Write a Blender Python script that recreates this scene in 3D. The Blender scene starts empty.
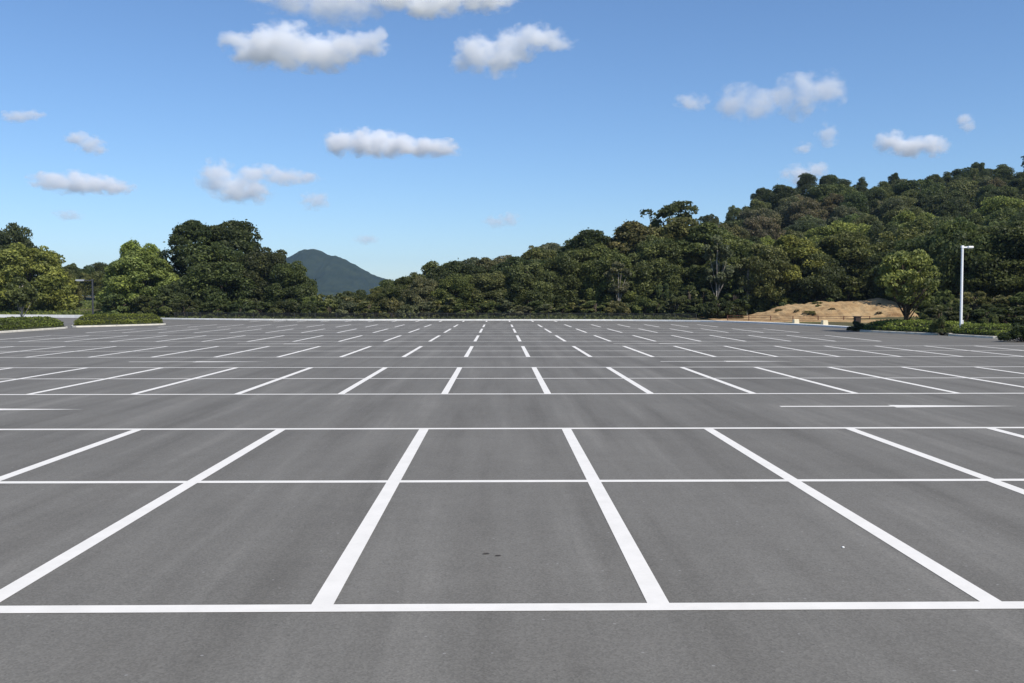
import bpy, bmesh, math, random
import numpy as np
from mathutils import Vector, Matrix, noise as mnoise

random.seed(11)
R = math.radians
scn = bpy.context.scene
COL = scn.collection

# ------------------------------------------------------------------ helpers
F = 967.0            # focal length in pixels of a 1024 px wide frame
EYE = 2.258          # eye height
VPX, HZ = 498.6, 300.5


def gx(px, d):       # sideways metres of something seen at column px, d metres ahead
    return (px - VPX) * d / F


def gz(py, d):       # height of something seen at row py, d metres ahead
    return EYE + (HZ - py) * d / F


def gd(py):          # distance of a ground point seen at row py
    return F * EYE / (py - HZ)


def tag(o, label=None, cat=None, group=None, kind=None):
    if label: o['label'] = label
    if cat: o['category'] = cat
    if group: o['group'] = group
    if kind: o['kind'] = kind
    return o


def link(name, me, parent=None, mats=()):
    o = bpy.data.objects.new(name, me)
    COL.objects.link(o)
    if parent is not None:
        o.parent = parent
    if me is not None:
        for m in mats:
            me.materials.append(m)
    return o


def empty(name, loc, rz=0.0):
    o = bpy.data.objects.new(name, None)
    COL.objects.link(o)
    o.location = loc
    o.rotation_euler = (0, 0, rz)
    o.empty_display_size = 0.3
    return o


def mesh_np(name, verts, faces, smooth=False):
    me = bpy.data.meshes.new(name)
    me.from_pydata([tuple(v) for v in verts], [], [tuple(f) for f in faces])
    me.update()
    if smooth:
        me.polygons.foreach_set('use_smooth', [True] * len(me.polygons))
    return me


def mesh_bm(name, bm, smooth=False):
    me = bpy.data.meshes.new(name)
    bm.normal_update()
    bm.to_mesh(me)
    bm.free()
    if smooth:
        me.polygons.foreach_set('use_smooth', [True] * len(me.polygons))
    return me


def bx(bm, c, s, rz=0.0, bevel=0.0):
    r = bmesh.ops.create_cube(bm, size=1.0)
    vs = r['verts']
    bmesh.ops.scale(bm, vec=s, verts=vs)
    if bevel:
        es = list({e for v in vs for e in v.link_edges})
        rr = bmesh.ops.bevel(bm, geom=es, offset=bevel, segments=2, affect='EDGES', profile=0.5)
        vs = list({v for f in rr['faces'] for v in f.verts} | {v for v in vs if v.is_valid})
    bmesh.ops.rotate(bm, cent=(0, 0, 0), matrix=Matrix.Rotation(rz, 3, 'Z'), verts=vs)
    bmesh.ops.translate(bm, vec=c, verts=vs)


def tube(bm, pts, radii, sides=8, cap=True):
    """tapered tube along pts"""
    rings = []
    n = len(pts)
    for i, p in enumerate(pts):
        p = Vector(p)
        a = Vector(pts[max(0, i - 1)])
        b = Vector(pts[min(n - 1, i + 1)])
        t = (b - a).normalized()
        ref = Vector((0, 0, 1)) if abs(t.z) < 0.9 else Vector((1, 0, 0))
        u = t.cross(ref).normalized()
        v = t.cross(u).normalized()
        rings.append([bm.verts.new(p + (u * math.cos(k * 2 * math.pi / sides) + v * math.sin(k * 2 * math.pi / sides)) * radii[i])
                      for k in range(sides)])
    for i in range(n - 1):
        for k in range(sides):
            bm.faces.new((rings[i][k], rings[i][(k + 1) % sides], rings[i + 1][(k + 1) % sides], rings[i + 1][k]))
    if cap:
        bm.faces.new(rings[0][::-1])
        bm.faces.new(rings[-1])


# ------------------------------------------------------------------ materials
def new_mat(name):
    m = bpy.data.materials.new(name)
    m.use_nodes = True
    nt = m.node_tree
    nt.nodes.clear()
    out = nt.nodes.new('ShaderNodeOutputMaterial')
    return m, nt, out


def N(nt, t, **kw):
    n = nt.nodes.new(t)
    for k, v in kw.items():
        if k.startswith('i_'):
            n.inputs[k[2:].replace('_', ' ')].default_value = v
        else:
            setattr(n, k, v)
    return n


def L(nt, a, b):
    nt.links.new(a, b)


def ramp(nt, stops, interp='LINEAR'):
    r = nt.nodes.new('ShaderNodeValToRGB')
    r.color_ramp.interpolation = interp
    e = r.color_ramp.elements
    while len(e) > 1:
        e.remove(e[-1])
    e[0].position = stops[0][0]
    e[0].color = (*stops[0][1], 1) if len(stops[0][1]) == 3 else stops[0][1]
    for p, c in stops[1:]:
        x = e.new(p)
        x.color = (*c, 1) if len(c) == 3 else c
    return r


def g3(v):
    return (v, v, v)


def mix(nt, a, b, fac, mode='MIX'):
    m = nt.nodes.new('ShaderNodeMix')
    m.data_type = 'RGBA'
    m.blend_type = mode
    for sock, val in ((m.inputs[6], a), (m.inputs[7], b), (m.inputs[0], fac)):
        if hasattr(val, 'is_output'):
            nt.links.new(val, sock)
        else:
            sock.default_value = (*val, 1) if isinstance(val, tuple) and len(val) == 3 else val
    return m.outputs[2]


def noise_tex(nt, vec, scale, detail=4, rough=0.55):
    n = N(nt, 'ShaderNodeTexNoise')
    n.inputs['Scale'].default_value = scale
    n.inputs['Detail'].default_value = detail
    n.inputs['Roughness'].default_value = rough
    if vec is not None:
        L(nt, vec, n.inputs['Vector'])
    return n.outputs['Fac']


def mapping(nt, scale=(1, 1, 1), rot=(0, 0, 0), coord='Object'):
    tc = N(nt, 'ShaderNodeTexCoord')
    mp = N(nt, 'ShaderNodeMapping')
    mp.inputs['Scale'].default_value = scale
    mp.inputs['Rotation'].default_value = rot
    L(nt, tc.outputs[coord], mp.inputs['Vector'])
    return mp.outputs['Vector']


def simple_mat(name, base, var=0.2, scale=3.0, rough=0.8, spec=0.3, bump=0.0, metal=0.0, bscale=None):
    m, nt, out = new_mat(name)
    b = N(nt, 'ShaderNodeBsdfPrincipled')
    v = mapping(nt)
    f = noise_tex(nt, v, scale, 6, 0.6)
    lo = tuple(c * (1 - var) for c in base)
    hi = tuple(min(1, c * (1 + var)) for c in base)
    r = ramp(nt, [(0.3, lo), (0.7, hi)])
    L(nt, f, r.inputs[0])
    L(nt, r.outputs[0], b.inputs['Base Color'])
    b.inputs['Roughness'].default_value = rough
    b.inputs['Metallic'].default_value = metal
    b.inputs['Specular IOR Level'].default_value = spec
    if bump:
        bp = N(nt, 'ShaderNodeBump')
        bp.inputs['Strength'].default_value = bump
        bp.inputs['Distance'].default_value = 0.05
        L(nt, noise_tex(nt, v, bscale or scale * 4, 5, 0.6), bp.inputs['Height'])
        L(nt, bp.outputs[0], b.inputs['Normal'])
    L(nt, b.outputs[0], out.inputs['Surface'])
    return m


def asphalt_mat():
    m, nt, out = new_mat('asphalt')
    b = N(nt, 'ShaderNodeBsdfPrincipled')
    v = mapping(nt)
    # paving lanes and tyre polish, running with the bays
    vs = mapping(nt, (1.0, 0.055, 1.0))
    streak = noise_tex(nt, vs, 1.5, 4, 0.6)
    vs2 = mapping(nt, (0.12, 0.9, 1.0), (0, 0, 0.1))
    streak2 = noise_tex(nt, vs2, 0.5, 4, 0.6)
    patch = noise_tex(nt, v, 0.11, 4, 0.6)
    mott = noise_tex(nt, v, 2.4, 5, 0.65)
    r1 = ramp(nt, [(0.34, (0.126, 0.1175, 0.1015)), (0.46, (0.146, 0.1365, 0.1185)), (0.56, (0.156, 0.1465, 0.1275)), (0.66, (0.178, 0.167, 0.1455))])
    L(nt, streak, r1.inputs[0])
    c = mix(nt, r1.outputs[0], ramp_out(nt, patch, [(0.3, g3(0.42)), (0.7, g3(0.58))]), 0.5, 'OVERLAY')
    c = mix(nt, c, ramp_out(nt, streak2, [(0.3, g3(0.46)), (0.7, g3(0.54))]), 0.5, 'OVERLAY')
    c = mix(nt, c, ramp_out(nt, mott, [(0.3, g3(0.46)), (0.7, g3(0.54))]), 0.5, 'OVERLAY')
    # aggregate
    vo = N(nt, 'ShaderNodeTexVoronoi')
    vo.inputs['Scale'].default_value = 70
    L(nt, v, vo.inputs['Vector'])
    bw = N(nt, 'ShaderNodeRGBToBW')
    L(nt, vo.outputs['Color'], bw.inputs[0])
    c = mix(nt, c, ramp_out(nt, bw.outputs[0], [(0.1, g3(0.36)), (0.5, g3(0.5)), (0.9, g3(0.64))]), 0.6, 'OVERLAY')
    # odd pale and dark stones
    vo2 = N(nt, 'ShaderNodeTexVoronoi')
    vo2.inputs['Scale'].default_value = 9
    vo2.inputs['Randomness'].default_value = 1
    L(nt, v, vo2.inputs['Vector'])
    spot = ramp_out(nt, vo2.outputs['Distance'], [(0.08, g3(1)), (0.12, g3(0))])
    bw2 = N(nt, 'ShaderNodeRGBToBW')
    L(nt, vo2.outputs['Color'], bw2.inputs[0])
    dark = ramp_out(nt, bw2.outputs[0], [(0.30, g3(1)), (0.32, g3(0))])
    pale = ramp_out(nt, bw2.outputs[0], [(0.76, g3(0)), (0.78, g3(1))])
    md = mix(nt, spot, dark, 1.0, 'MULTIPLY')
    mp = mix(nt, spot, pale, 1.0, 'MULTIPLY')
    c = mix(nt, c, (0.07, 0.065, 0.06), bw_of(nt, md, 0.6))
    c = mix(nt, c, (0.30, 0.29, 0.27), bw_of(nt, mp, 0.6))
    # scuffs
    vsc = mapping(nt, (0.8, 2.6, 1.0), (0, 0, 0.25))
    sc = noise_tex(nt, vsc, 1.9, 6, 0.72)
    scm = ramp_out(nt, sc, [(0.68, g3(0)), (0.74, g3(0.45))])
    c = mix(nt, c, (0.055, 0.052, 0.05), bw_of(nt, scm, 1.0))
    L(nt, c, b.inputs['Base Color'])
    b.inputs['Roughness'].default_value = 0.88
    b.inputs['Specular IOR Level'].default_value = 0.18
    bp = N(nt, 'ShaderNodeBump')
    bp.inputs['Strength'].default_value = 0.2
    bp.inputs['Distance'].default_value = 0.004
    L(nt, vo.outputs['Distance'], bp.inputs['Height'])
    L(nt, bp.outputs[0], b.inputs['Normal'])
    L(nt, b.outputs[0], out.inputs['Surface'])
    return m


def ramp_out(nt, fac, stops):
    r = ramp(nt, stops)
    L(nt, fac, r.inputs[0])
    return r.outputs[0]


def bw_of(nt, col, k):
    bw = N(nt, 'ShaderNodeRGBToBW')
    L(nt, col, bw.inputs[0])
    mm = N(nt, 'ShaderNodeMath', operation='MULTIPLY')
    L(nt, bw.outputs[0], mm.inputs[0])
    mm.inputs[1].default_value = k
    return mm.outputs[0]


def paint_mat():
    m, nt, out = new_mat('white_road_paint')
    b = N(nt, 'ShaderNodeBsdfPrincipled')
    v = mapping(nt)
    f = noise_tex(nt, v, 3.0, 6, 0.7)
    c = ramp_out(nt, f, [(0.3, (0.67, 0.635, 0.57)), (0.6, (0.74, 0.70, 0.63))])
    w = noise_tex(nt, v, 26.0, 6, 0.75)
    wm = ramp_out(nt, w, [(0.62, g3(0)), (0.74, g3(0.5))])
    c = mix(nt, c, (0.34, 0.335, 0.33), bw_of(nt, wm, 1.0))
    L(nt, c, b.inputs['Base Color'])
    b.inputs['Roughness'].default_value = 0.7
    b.inputs['Specular IOR Level'].default_value = 0.3
    L(nt, b.outputs[0], out.inputs['Surface'])
    return m


def foliage_mat():
    """leaf colour comes from the object's own colour; leaf_tone is the natural difference from leaf to leaf"""
    m, nt, out = new_mat('foliage')
    oi = N(nt, 'ShaderNodeObjectInfo')
    at = N(nt, 'ShaderNodeAttribute')
    at.attribute_name = 'leaf_tone'
    v = mapping(nt)
    n1 = noise_tex(nt, v, 0.38, 3, 0.6)
    c = mix(nt, oi.outputs['Color'], ramp_out(nt, at.outputs['Fac'], [(0, (0.30, 0.36, 0.30)), (0.55, g3(0.5)), (1, (0.74, 0.70, 0.46))]), 0.8, 'OVERLAY')
    hs = N(nt, 'ShaderNodeHueSaturation')
    mr = N(nt, 'ShaderNodeMapRange')
    mr.inputs['From Min'].default_value = 0.3
    mr.inputs['From Max'].default_value = 0.7
    mr.inputs['To Min'].default_value = 0.66
    mr.inputs['To Max'].default_value = 1.42
    L(nt, n1, mr.inputs['Value'])
    mu = N(nt, 'ShaderNodeMath', operation='MULTIPLY')
    L(nt, mr.outputs[0], mu.inputs[0])
    mr3 = N(nt, 'ShaderNodeMapRange')
    mr3.inputs['To Min'].default_value = 0.72
    mr3.inputs['To Max'].default_value = 1.28
    L(nt, at.outputs['Fac'], mr3.inputs['Value'])
    L(nt, mr3.outputs[0], mu.inputs[1])
    L(nt, mu.outputs[0], hs.inputs['Value'])
    mr2 = N(nt, 'ShaderNodeMapRange')
    mr2.inputs['To Min'].default_value = 0.485
    mr2.inputs['To Max'].default_value = 0.515
    L(nt, oi.outputs['Random'], mr2.inputs['Value'])
    L(nt, mr2.outputs[0], hs.inputs['Hue'])
    L(nt, c, hs.inputs['Color'])
    b = N(nt, 'ShaderNodeBsdfPrincipled')
    b.inputs['Roughness'].default_value = 0.55
    b.inputs['Specular IOR Level'].default_value = 0.22
    L(nt, hs.outputs[0], b.inputs['Base Color'])
    tr = N(nt, 'ShaderNodeBsdfTranslucent')
    tc = mix(nt, hs.outputs[0], (0.55, 0.7, 0.2), 0.15)
    L(nt, tc, tr.inputs['Color'])
    ms = N(nt, 'ShaderNodeMixShader')
    ms.inputs[0].default_value = 0.3
    L(nt, b.outputs[0], ms.inputs[1])
    L(nt, tr.outputs[0], ms.inputs[2])
    L(nt, ms.outputs[0], out.inputs['Surface'])
    return m


def ground_mat():
    m, nt, out = new_mat('forest_soil_and_grass')
    b = N(nt, 'ShaderNodeBsdfPrincipled')
    v = mapping(nt)
    f1 = noise_tex(nt, v, 0.08, 6, 0.6)
    f2 = noise_tex(nt, v, 1.3, 6, 0.65)
    c1 = ramp_out(nt, f2, [(0.3, (0.055, 0.065, 0.022)), (0.5, (0.09, 0.10, 0.035)), (0.7, (0.12, 0.115, 0.05))])
    c2 = ramp_out(nt, f2, [(0.3, (0.06, 0.048, 0.03)), (0.7, (0.12, 0.095, 0.06))])
    fm = ramp_out(nt, f1, [(0.45, g3(0)), (0.6, g3(0.7))])
    c = mix(nt, c1, c2, bw_of(nt, fm, 1.0))
    L(nt, c, b.inputs['Base Color'])
    b.inputs['Roughness'].default_value = 0.95
    b.inputs['Specular IOR Level'].default_value = 0.1
    L(nt, b.outputs[0], out.inputs['Surface'])
    return m


def sand_mat():
    m, nt, out = new_mat('sandy_earth')
    b = N(nt, 'ShaderNodeBsdfPrincipled')
    v = mapping(nt)
    f1 = noise_tex(nt, v, 0.5, 6, 0.65)
    f2 = noise_tex(nt, v, 5.0, 6, 0.7)
    c = ramp_out(nt, f1, [(0.3, (0.22, 0.13, 0.06)), (0.45, (0.36, 0.235, 0.115)), (0.6, (0.43, 0.30, 0.155)), (0.75, (0.50, 0.38, 0.23))])
    c = mix(nt, c, ramp_out(nt, f2, [(0.3, g3(0.3)), (0.7, g3(0.7))]), 0.6, 'OVERLAY')
    L(nt, c, b.inputs['Base Color'])
    b.inputs['Roughness'].default_value = 0.95
    b.inputs['Specular IOR Level'].default_value = 0.1
    bp = N(nt, 'ShaderNodeBump')
    bp.inputs['Strength'].default_value = 0.8
    bp.inputs['Distance'].default_value = 0.12
    L(nt, noise_tex(nt, v, 2.5, 8, 0.7), bp.inputs['Height'])
    L(nt, bp.outputs[0], b.inputs['Normal'])
    L(nt, b.outputs[0], out.inputs['Surface'])
    return m


def mountain_mat():
    m, nt, out = new_mat('distant_forest')
    b = N(nt, 'ShaderNodeBsdfPrincipled')
    v = mapping(nt)
    f1 = noise_tex(nt, v, 0.02, 8, 0.7)
    f2 = noise_tex(nt, v, 0.004, 4, 0.6)
    c = ramp_out(nt, f1, [(0.3, (0.012, 0.018, 0.010)), (0.5, (0.021, 0.029, 0.016)), (0.7, (0.034, 0.043, 0.022))])
    c = mix(nt, c, ramp_out(nt, f2, [(0.3, g3(0.42)), (0.7, g3(0.6))]), 0.5, 'OVERLAY')
    L(nt, c, b.inputs['Base Color'])
    b.inputs['Roughness'].default_value = 1.0
    b.inputs['Specular IOR Level'].default_value = 0.0
    L(nt, b.outputs[0], out.inputs['Surface'])
    return m


M_ASPH = asphalt_mat()
M_PAINT = paint_mat()
M_LEAF = foliage_mat()
M_GROUND = ground_mat()
M_SAND = sand_mat()
M_MOUNT = mountain_mat()
M_BARK = simple_mat('bark', (0.10, 0.078, 0.058), 0.4, 6, 0.95, 0.1, 0.6)
M_PALEBARK = simple_mat('pale_bark', (0.34, 0.30, 0.25), 0.3, 6, 0.9, 0.1, 0.4)
M_KERB = simple_mat('kerb_concrete', (0.78, 0.76, 0.71), 0.12, 2.0, 0.9, 0.2, 0.3)
M_KERBY = simple_mat('warm_kerb_concrete', (0.66, 0.61, 0.51), 0.15, 2.0, 0.9, 0.2, 0.3)
M_SOIL = simple_mat('planting_soil', (0.09, 0.065, 0.045), 0.3, 3.0, 0.95, 0.1, 0.5)
M_PALE = simple_mat('pale_paving', (0.33, 0.32, 0.31), 0.12, 1.5, 0.9, 0.2, 0.2)
M_WHITE = simple_mat('white_enamel', (0.90, 0.89, 0.86), 0.04, 2.0, 0.4, 0.5)
M_GREY = simple_mat('grey_painted_steel', (0.048, 0.048, 0.052), 0.1, 2.0, 0.5, 0.4)
M_LGREY = simple_mat('light_grey_steel', (0.42, 0.43, 0.44), 0.08, 2.0, 0.45, 0.5)
M_LENS = simple_mat('lamp_glass', (0.72, 0.72, 0.68), 0.03, 2.0, 0.2, 0.5)
M_DARKF = simple_mat('dark_fence_steel', (0.035, 0.036, 0.035), 0.2, 2.0, 0.6, 0.3)
M_BROWNF = simple_mat('brown_fence_steel', (0.13, 0.055, 0.032), 0.2, 2.0, 0.6, 0.3)
M_CREAM = simple_mat('cream_concrete', (0.74, 0.64, 0.44), 0.1, 3.0, 0.85, 0.2, 0.2)
M_BROWNBOX = simple_mat('dark_brown_steel', (0.045, 0.030, 0.022), 0.2, 3.0, 0.6, 0.3)
M_LEAFDRY = simple_mat('dry_leaf_brown', (0.085, 0.072, 0.058), 0.3, 30.0, 0.8, 0.2)
M_HEDGECORE = simple_mat('hedge_twigs', (0.03, 0.035, 0.015), 0.3, 6.0, 0.95, 0.1)

# ------------------------------------------------------------------ lot outline and terrain
LOT = [(-112, -40), (31.5, -40), (31.5, 40), (31, 52), (29.6, 57), (28.6, 62), (26.6, 69), (28.6, 76), (27.6, 87),
       (24.6, 99), (19.5, 104.4), (12.0, 107.8), (0, 108.6), (-25, 109.6), (-40, 116.5), (-48, 124), (-60, 129), (-85, 133.5), (-112, 136)]
LOTA = np.array(LOT, float)


def lot_dist(x, y):
    """metres outside the lot outline (negative inside)"""
    x = np.asarray(x, float)
    y = np.asarray(y, float)
    best = np.full(x.shape, 1e18)
    inside = np.zeros(x.shape, bool)
    n = len(LOTA)
    for i in range(n):
        ax, ay = LOTA[i]
        bx_, by_ = LOTA[(i + 1) % n]
        dx, dy = bx_ - ax, by_ - ay
        t = np.clip(((x - ax) * dx + (y - ay) * dy) / (dx * dx + dy * dy), 0, 1)
        best = np.minimum(best, (x - ax - t * dx) ** 2 + (y - ay - t * dy) ** 2)
        cond = ((ay > y) != (by_ > y))
        with np.errstate(divide='ignore', invalid='ignore'):
            xi = (bx_ - ax) * (y - ay) / (by_ - ay if by_ != ay else 1e-9) + ax
        inside ^= cond & (x < xi)
    d = np.sqrt(best)
    return np.where(inside, -d, d)


PXS = [-400, -100, 0, 60, 110, 170, 250, 318, 395, 440, 500, 560, 600, 650, 700, 740, 765, 800, 860, 920, 960, 1024, 1150, 1500]
RID = [240, 240, 240, 235, 235, 220, 200, 190, 180, 185, 195, 205, 212, 230, 245, 262, 268, 275, 280, 280, 282, 285, 290, 300]
ZRD = [5.0, 4.5, 4.0, 3.4, 3.0, 2.2, 0.6, -0.6, -0.2, 1.4, 4.0, 8.5, 11.5, 14.0, 17.0, 21.5, 25.5, 29.0, 31.5, 31.5, 33.5, 38.5, 44, 48]


def terrain(x, y):
    x = np.asarray(x, float)
    y = np.asarray(y, float)
    yy = np.maximum(y, 1.0)
    px = VPX + F * x / yy
    ridge = np.interp(px, PXS, RID)
    zr = np.interp(px, PXS, ZRD)
    od = lot_dist(x, y)
    dist = yy
    b0 = dist - np.maximum(od, 0)           # where the lot ends on the way
    t = np.clip(np.maximum(od, 0) / np.maximum(ridge - b0, 30.0), 0, 3)
    ex = np.interp(px, [300, 560, 740, 1024], [1.0, 1.15, 1.7, 1.8])
    s = np.where(t < 1, t ** ex, 1.0)
    s = np.where(t > 1, np.maximum(0.0, 1 - ((t - 1) * 0.55) ** 1.5), s)
    z = zr * s
    fade = np.clip((900 - dist) / 400, 0, 1) * np.clip((y - 20) / 60, 0, 1)
    z = z * fade
    z = np.where(od < 0.6, -0.06, z * np.clip((od - 0.6) / 4.0, 0, 1) - 0.06 * (1 - np.clip((od - 0.6) / 2.0, 0, 1)))
    return z


def build_ground():
    xs = np.concatenate([np.array([-4000, -2500, -1500, -900, -600, -420, -320, -250, -200, -170]),
                         np.arange(-150, 200, 2.5), np.array([205, 225, 260, 320, 420, 600, 900, 1500, 2500, 4000])])
    ys = np.concatenate([np.array([-4000, -2000, -900, -400, -150, -60]), np.arange(-40, 40, 10), np.arange(40, 190, 2.0),
                         np.arange(190, 330, 5), np.array([335, 350, 380, 430, 500, 620, 800, 1000, 1500, 2500, 4000])])
    X, Y = np.meshgrid(xs, ys)
    Z = terrain(X, Y)
    od = lot_dist(X, Y)
    rough = np.array([mnoise.noise(Vector((a * 0.11, b * 0.11, 3.3))) for a, b in zip(X.ravel(), Y.ravel())]).reshape(X.shape)
    Z = Z + np.where(od > 4, np.clip((od - 4) / 15, 0, 1), 0) * rough * 0.9
    nx, ny = len(xs), len(ys)
    V = np.stack([X.ravel(), Y.ravel(), Z.ravel()], 1)
    Fc = [(j * nx + i, j * nx + i + 1, (j + 1) * nx + i + 1, (j + 1) * nx + i) for j in range(ny - 1) for i in range(nx - 1)]
    me = mesh_np('ground', V, Fc, True)
    tag(link('ground', me, None, [M_GROUND]), 'forest floor and rough grass around the car park', None, None, 'structure')


build_ground()


def build_asphalt():
    bm = bmesh.new()
    f = bm.faces.new([bm.verts.new((x, y, 0.0)) for x, y in LOT])
    bmesh.ops.triangulate(bm, faces=[f])
    o = link('asphalt', mesh_bm('asphalt', bm), None, [M_ASPH])
    tag(o, 'grey asphalt surface of the empty car park', None, None, 'structure')


build_asphalt()

# painted bays --------------------------------------------------------------
BAY = 2.5
X0 = -1.31
LW = 0.17
DW = 0.165
ROWS = [  # near edge, far edge, middle line, first and last bay line
    (6.94, 17.05, True, -16, 12),
    (23.2, 32.7, True, -16, 12),
    (38.5, 47.9, True, -13, 11),
    (53.2, 62.6, True, -11, 9),
    (67.8, 77.3, True, -11, 9),
    (82.0, 90.8, True, -11, 8),
    (102.4, 107.5, False, -10, 3),
]


def quad(bm, x0, x1, y0, y1, z=0.004):
    bm.faces.new([bm.verts.new(p) for p in ((x0, y0, z), (x1, y0, z), (x1, y1, z), (x0, y1, z))])


for (y0, y1, midl, n0, n1) in ROWS:
    bm = bmesh.new()
    xa, xb = X0 + n0 * BAY - DW / 2, X0 + n1 * BAY + DW / 2
    ylines = [y0 + LW / 2, y1 - LW / 2]
    if midl:
        ylines.insert(1, (y0 + y1) / 2)
    for k, yl in enumerate(ylines):
        if not midl and k == 1:
            continue
        w = LW if k != 1 else LW * 0.85
        quad(bm, xa, xb, yl - w / 2, yl + w / 2)
    for n in range(n0, n1 + 1):
        xc = X0 + n * BAY
        if midl:
            ym = ylines[1]
            quad(bm, xc - DW / 2, xc + DW / 2, y0 + LW, ym - LW * 0.425)
            quad(bm, xc - DW / 2, xc + DW / 2, ym + LW * 0.425, y1 - LW)
        else:
            quad(bm, xc - DW / 2, xc + DW / 2, y0 + LW, y1)
    o = link('bay_markings', mesh_bm('bay_markings', bm), None, [M_PAINT])
    tag(o, None, None, None, 'structure')

for (xh, yc) in ((8.4, 20.45), (-11.3, 20.1), (8.4, 35.7), (-11.2, 35.7), (8.4, 50.5), (-11.2, 50.5)):
    bm = bmesh.new()
    z = 0.004
    bm.faces.new([bm.verts.new(p) for p in ((xh - 2.4, yc - 0.085, z), (xh, yc - 0.085, z), (xh, yc + 0.085, z), (xh - 2.4, yc + 0.085, z))])
    bm.faces.new([bm.verts.new(p) for p in ((xh + 0.001, yc - 0.24, z), (xh + 2.7, yc, z), (xh + 0.001, yc + 0.24, z))])
    o = link('painted_arrow', mesh_bm('painted_arrow', bm), None, [M_PAINT])
    tag(o, None, None, None, 'structure')


# kerbs ---------------------------------------------------------------------
def offset_poly(pts, off):
    out = []
    n = len(pts)
    for i in range(n):
        a = Vector(pts[max(0, i - 1)]).to_2d()
        b = Vector(pts[min(n - 1, i + 1)]).to_2d()
        t = (b - a).normalized()
        nn = Vector((-t.y, t.x))
        out.append((pts[i][0] + nn.x * off, pts[i][1] + nn.y * off))
    return out


def resample(pts, step):
    out = [pts[0]]
    for a, b in zip(pts[:-1], pts[1:]):
        d = math.hypot(b[0] - a[0], b[1] - a[1])
        k = max(1, int(round(d / step)))
        for i in range(1, k + 1):
            out.append((a[0] + (b[0] - a[0]) * i / k, a[1] + (b[1] - a[1]) * i / k))
    return out


def smooth_poly(pts, it=2):
    for _ in range(it):
        q = [pts[0]]
        for a, b in zip(pts[:-1], pts[1:]):
            q.append((a[0] * .75 + b[0] * .25, a[1] * .75 + b[1] * .25))
            q.append((a[0] * .25 + b[0] * .75, a[1] * .25 + b[1] * .75))
        q.append(pts[-1])
        pts = q
    return pts


def strip(pts, w, hf, z0=-0.1):
    """solid strip along a line, left side of travel"""
    a = pts
    b = offset_poly(pts, w)
    V, Fc = [], []
    for (p, q) in zip(a, b):
        h = hf(p[0])
        V += [(p[0], p[1], z0), (p[0], p[1], h - 0.02), (p[0] + (q[0] - p[0]) * 0.12, p[1] + (q[1] - p[1]) * 0.12, h), (q[0], q[1], h), (q[0], q[1], z0)]
    n = len(a)
    for i in range(n - 1):
        for k in range(4):
            Fc.append((i * 5 + k, (i + 1) * 5 + k, (i + 1) * 5 + k + 1, i * 5 + k + 1))
    Fc.append((0, 1, 2, 3, 4))
    Fc.append(tuple((n - 1) * 5 + k for k in (4, 3, 2, 1, 0)))
    return mesh_np('kerb', V, Fc)


far = smooth_poly([(28.6, 76), (27.6, 87), (24.6, 99), (19.5, 104.4), (12.0, 107.8), (0, 108.6), (-25, 109.6), (-40, 116.5), (-48, 124), (-60, 129), (-85, 133.5), (-112, 136)], 2)
o = link('kerb', strip(far, -0.45, lambda x: 0.15 + 0.22 * min(1, max(0, (-43 - x) / 9))), None, [M_KERB])
tag(o, 'pale concrete kerb along the far edge of the car park', None, None, 'structure')
KERB_LINE = far


def closed_island(name, outline, h, label):
    """raised planting island: kerb ring and soil"""
    c = Vector((sum(p[0] for p in outline) / len(outline), sum(p[1] for p in outline) / len(outline)))
    n = len(outline)
    w = 0.18
    V, Fc = [], []
    for i, p in enumerate(outline):
        a = Vector(outline[i - 1]); b = Vector(outline[(i + 1) % n])
        t = (b - a).normalized()
        nn = Vector((-t.y, t.x))
        q = Vector(p) + nn * w
        V += [(p[0], p[1], -0.05), (p[0], p[1], h - 0.015), (p[0] + nn.x * 0.02, p[1] + nn.y * 0.02, h), (q.x, q.y, h), (q.x, q.y, h - 0.05)]
    for i in range(n):
        j = (i + 1) % n
        for k in range(4):
            Fc.append((i * 5 + k, j * 5 + k, j * 5 + k + 1, i * 5 + k + 1))
    nk = len(Fc)
    Fc.append(tuple(i * 5 + 4 for i in range(n)))
    me = mesh_np(name, V, Fc)
    o = link(name, me, None, [M_KERBY, M_SOIL])
    me.polygons[nk].material_index = 1
    tag(o, label, None, None, 'structure')
    return o


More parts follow.
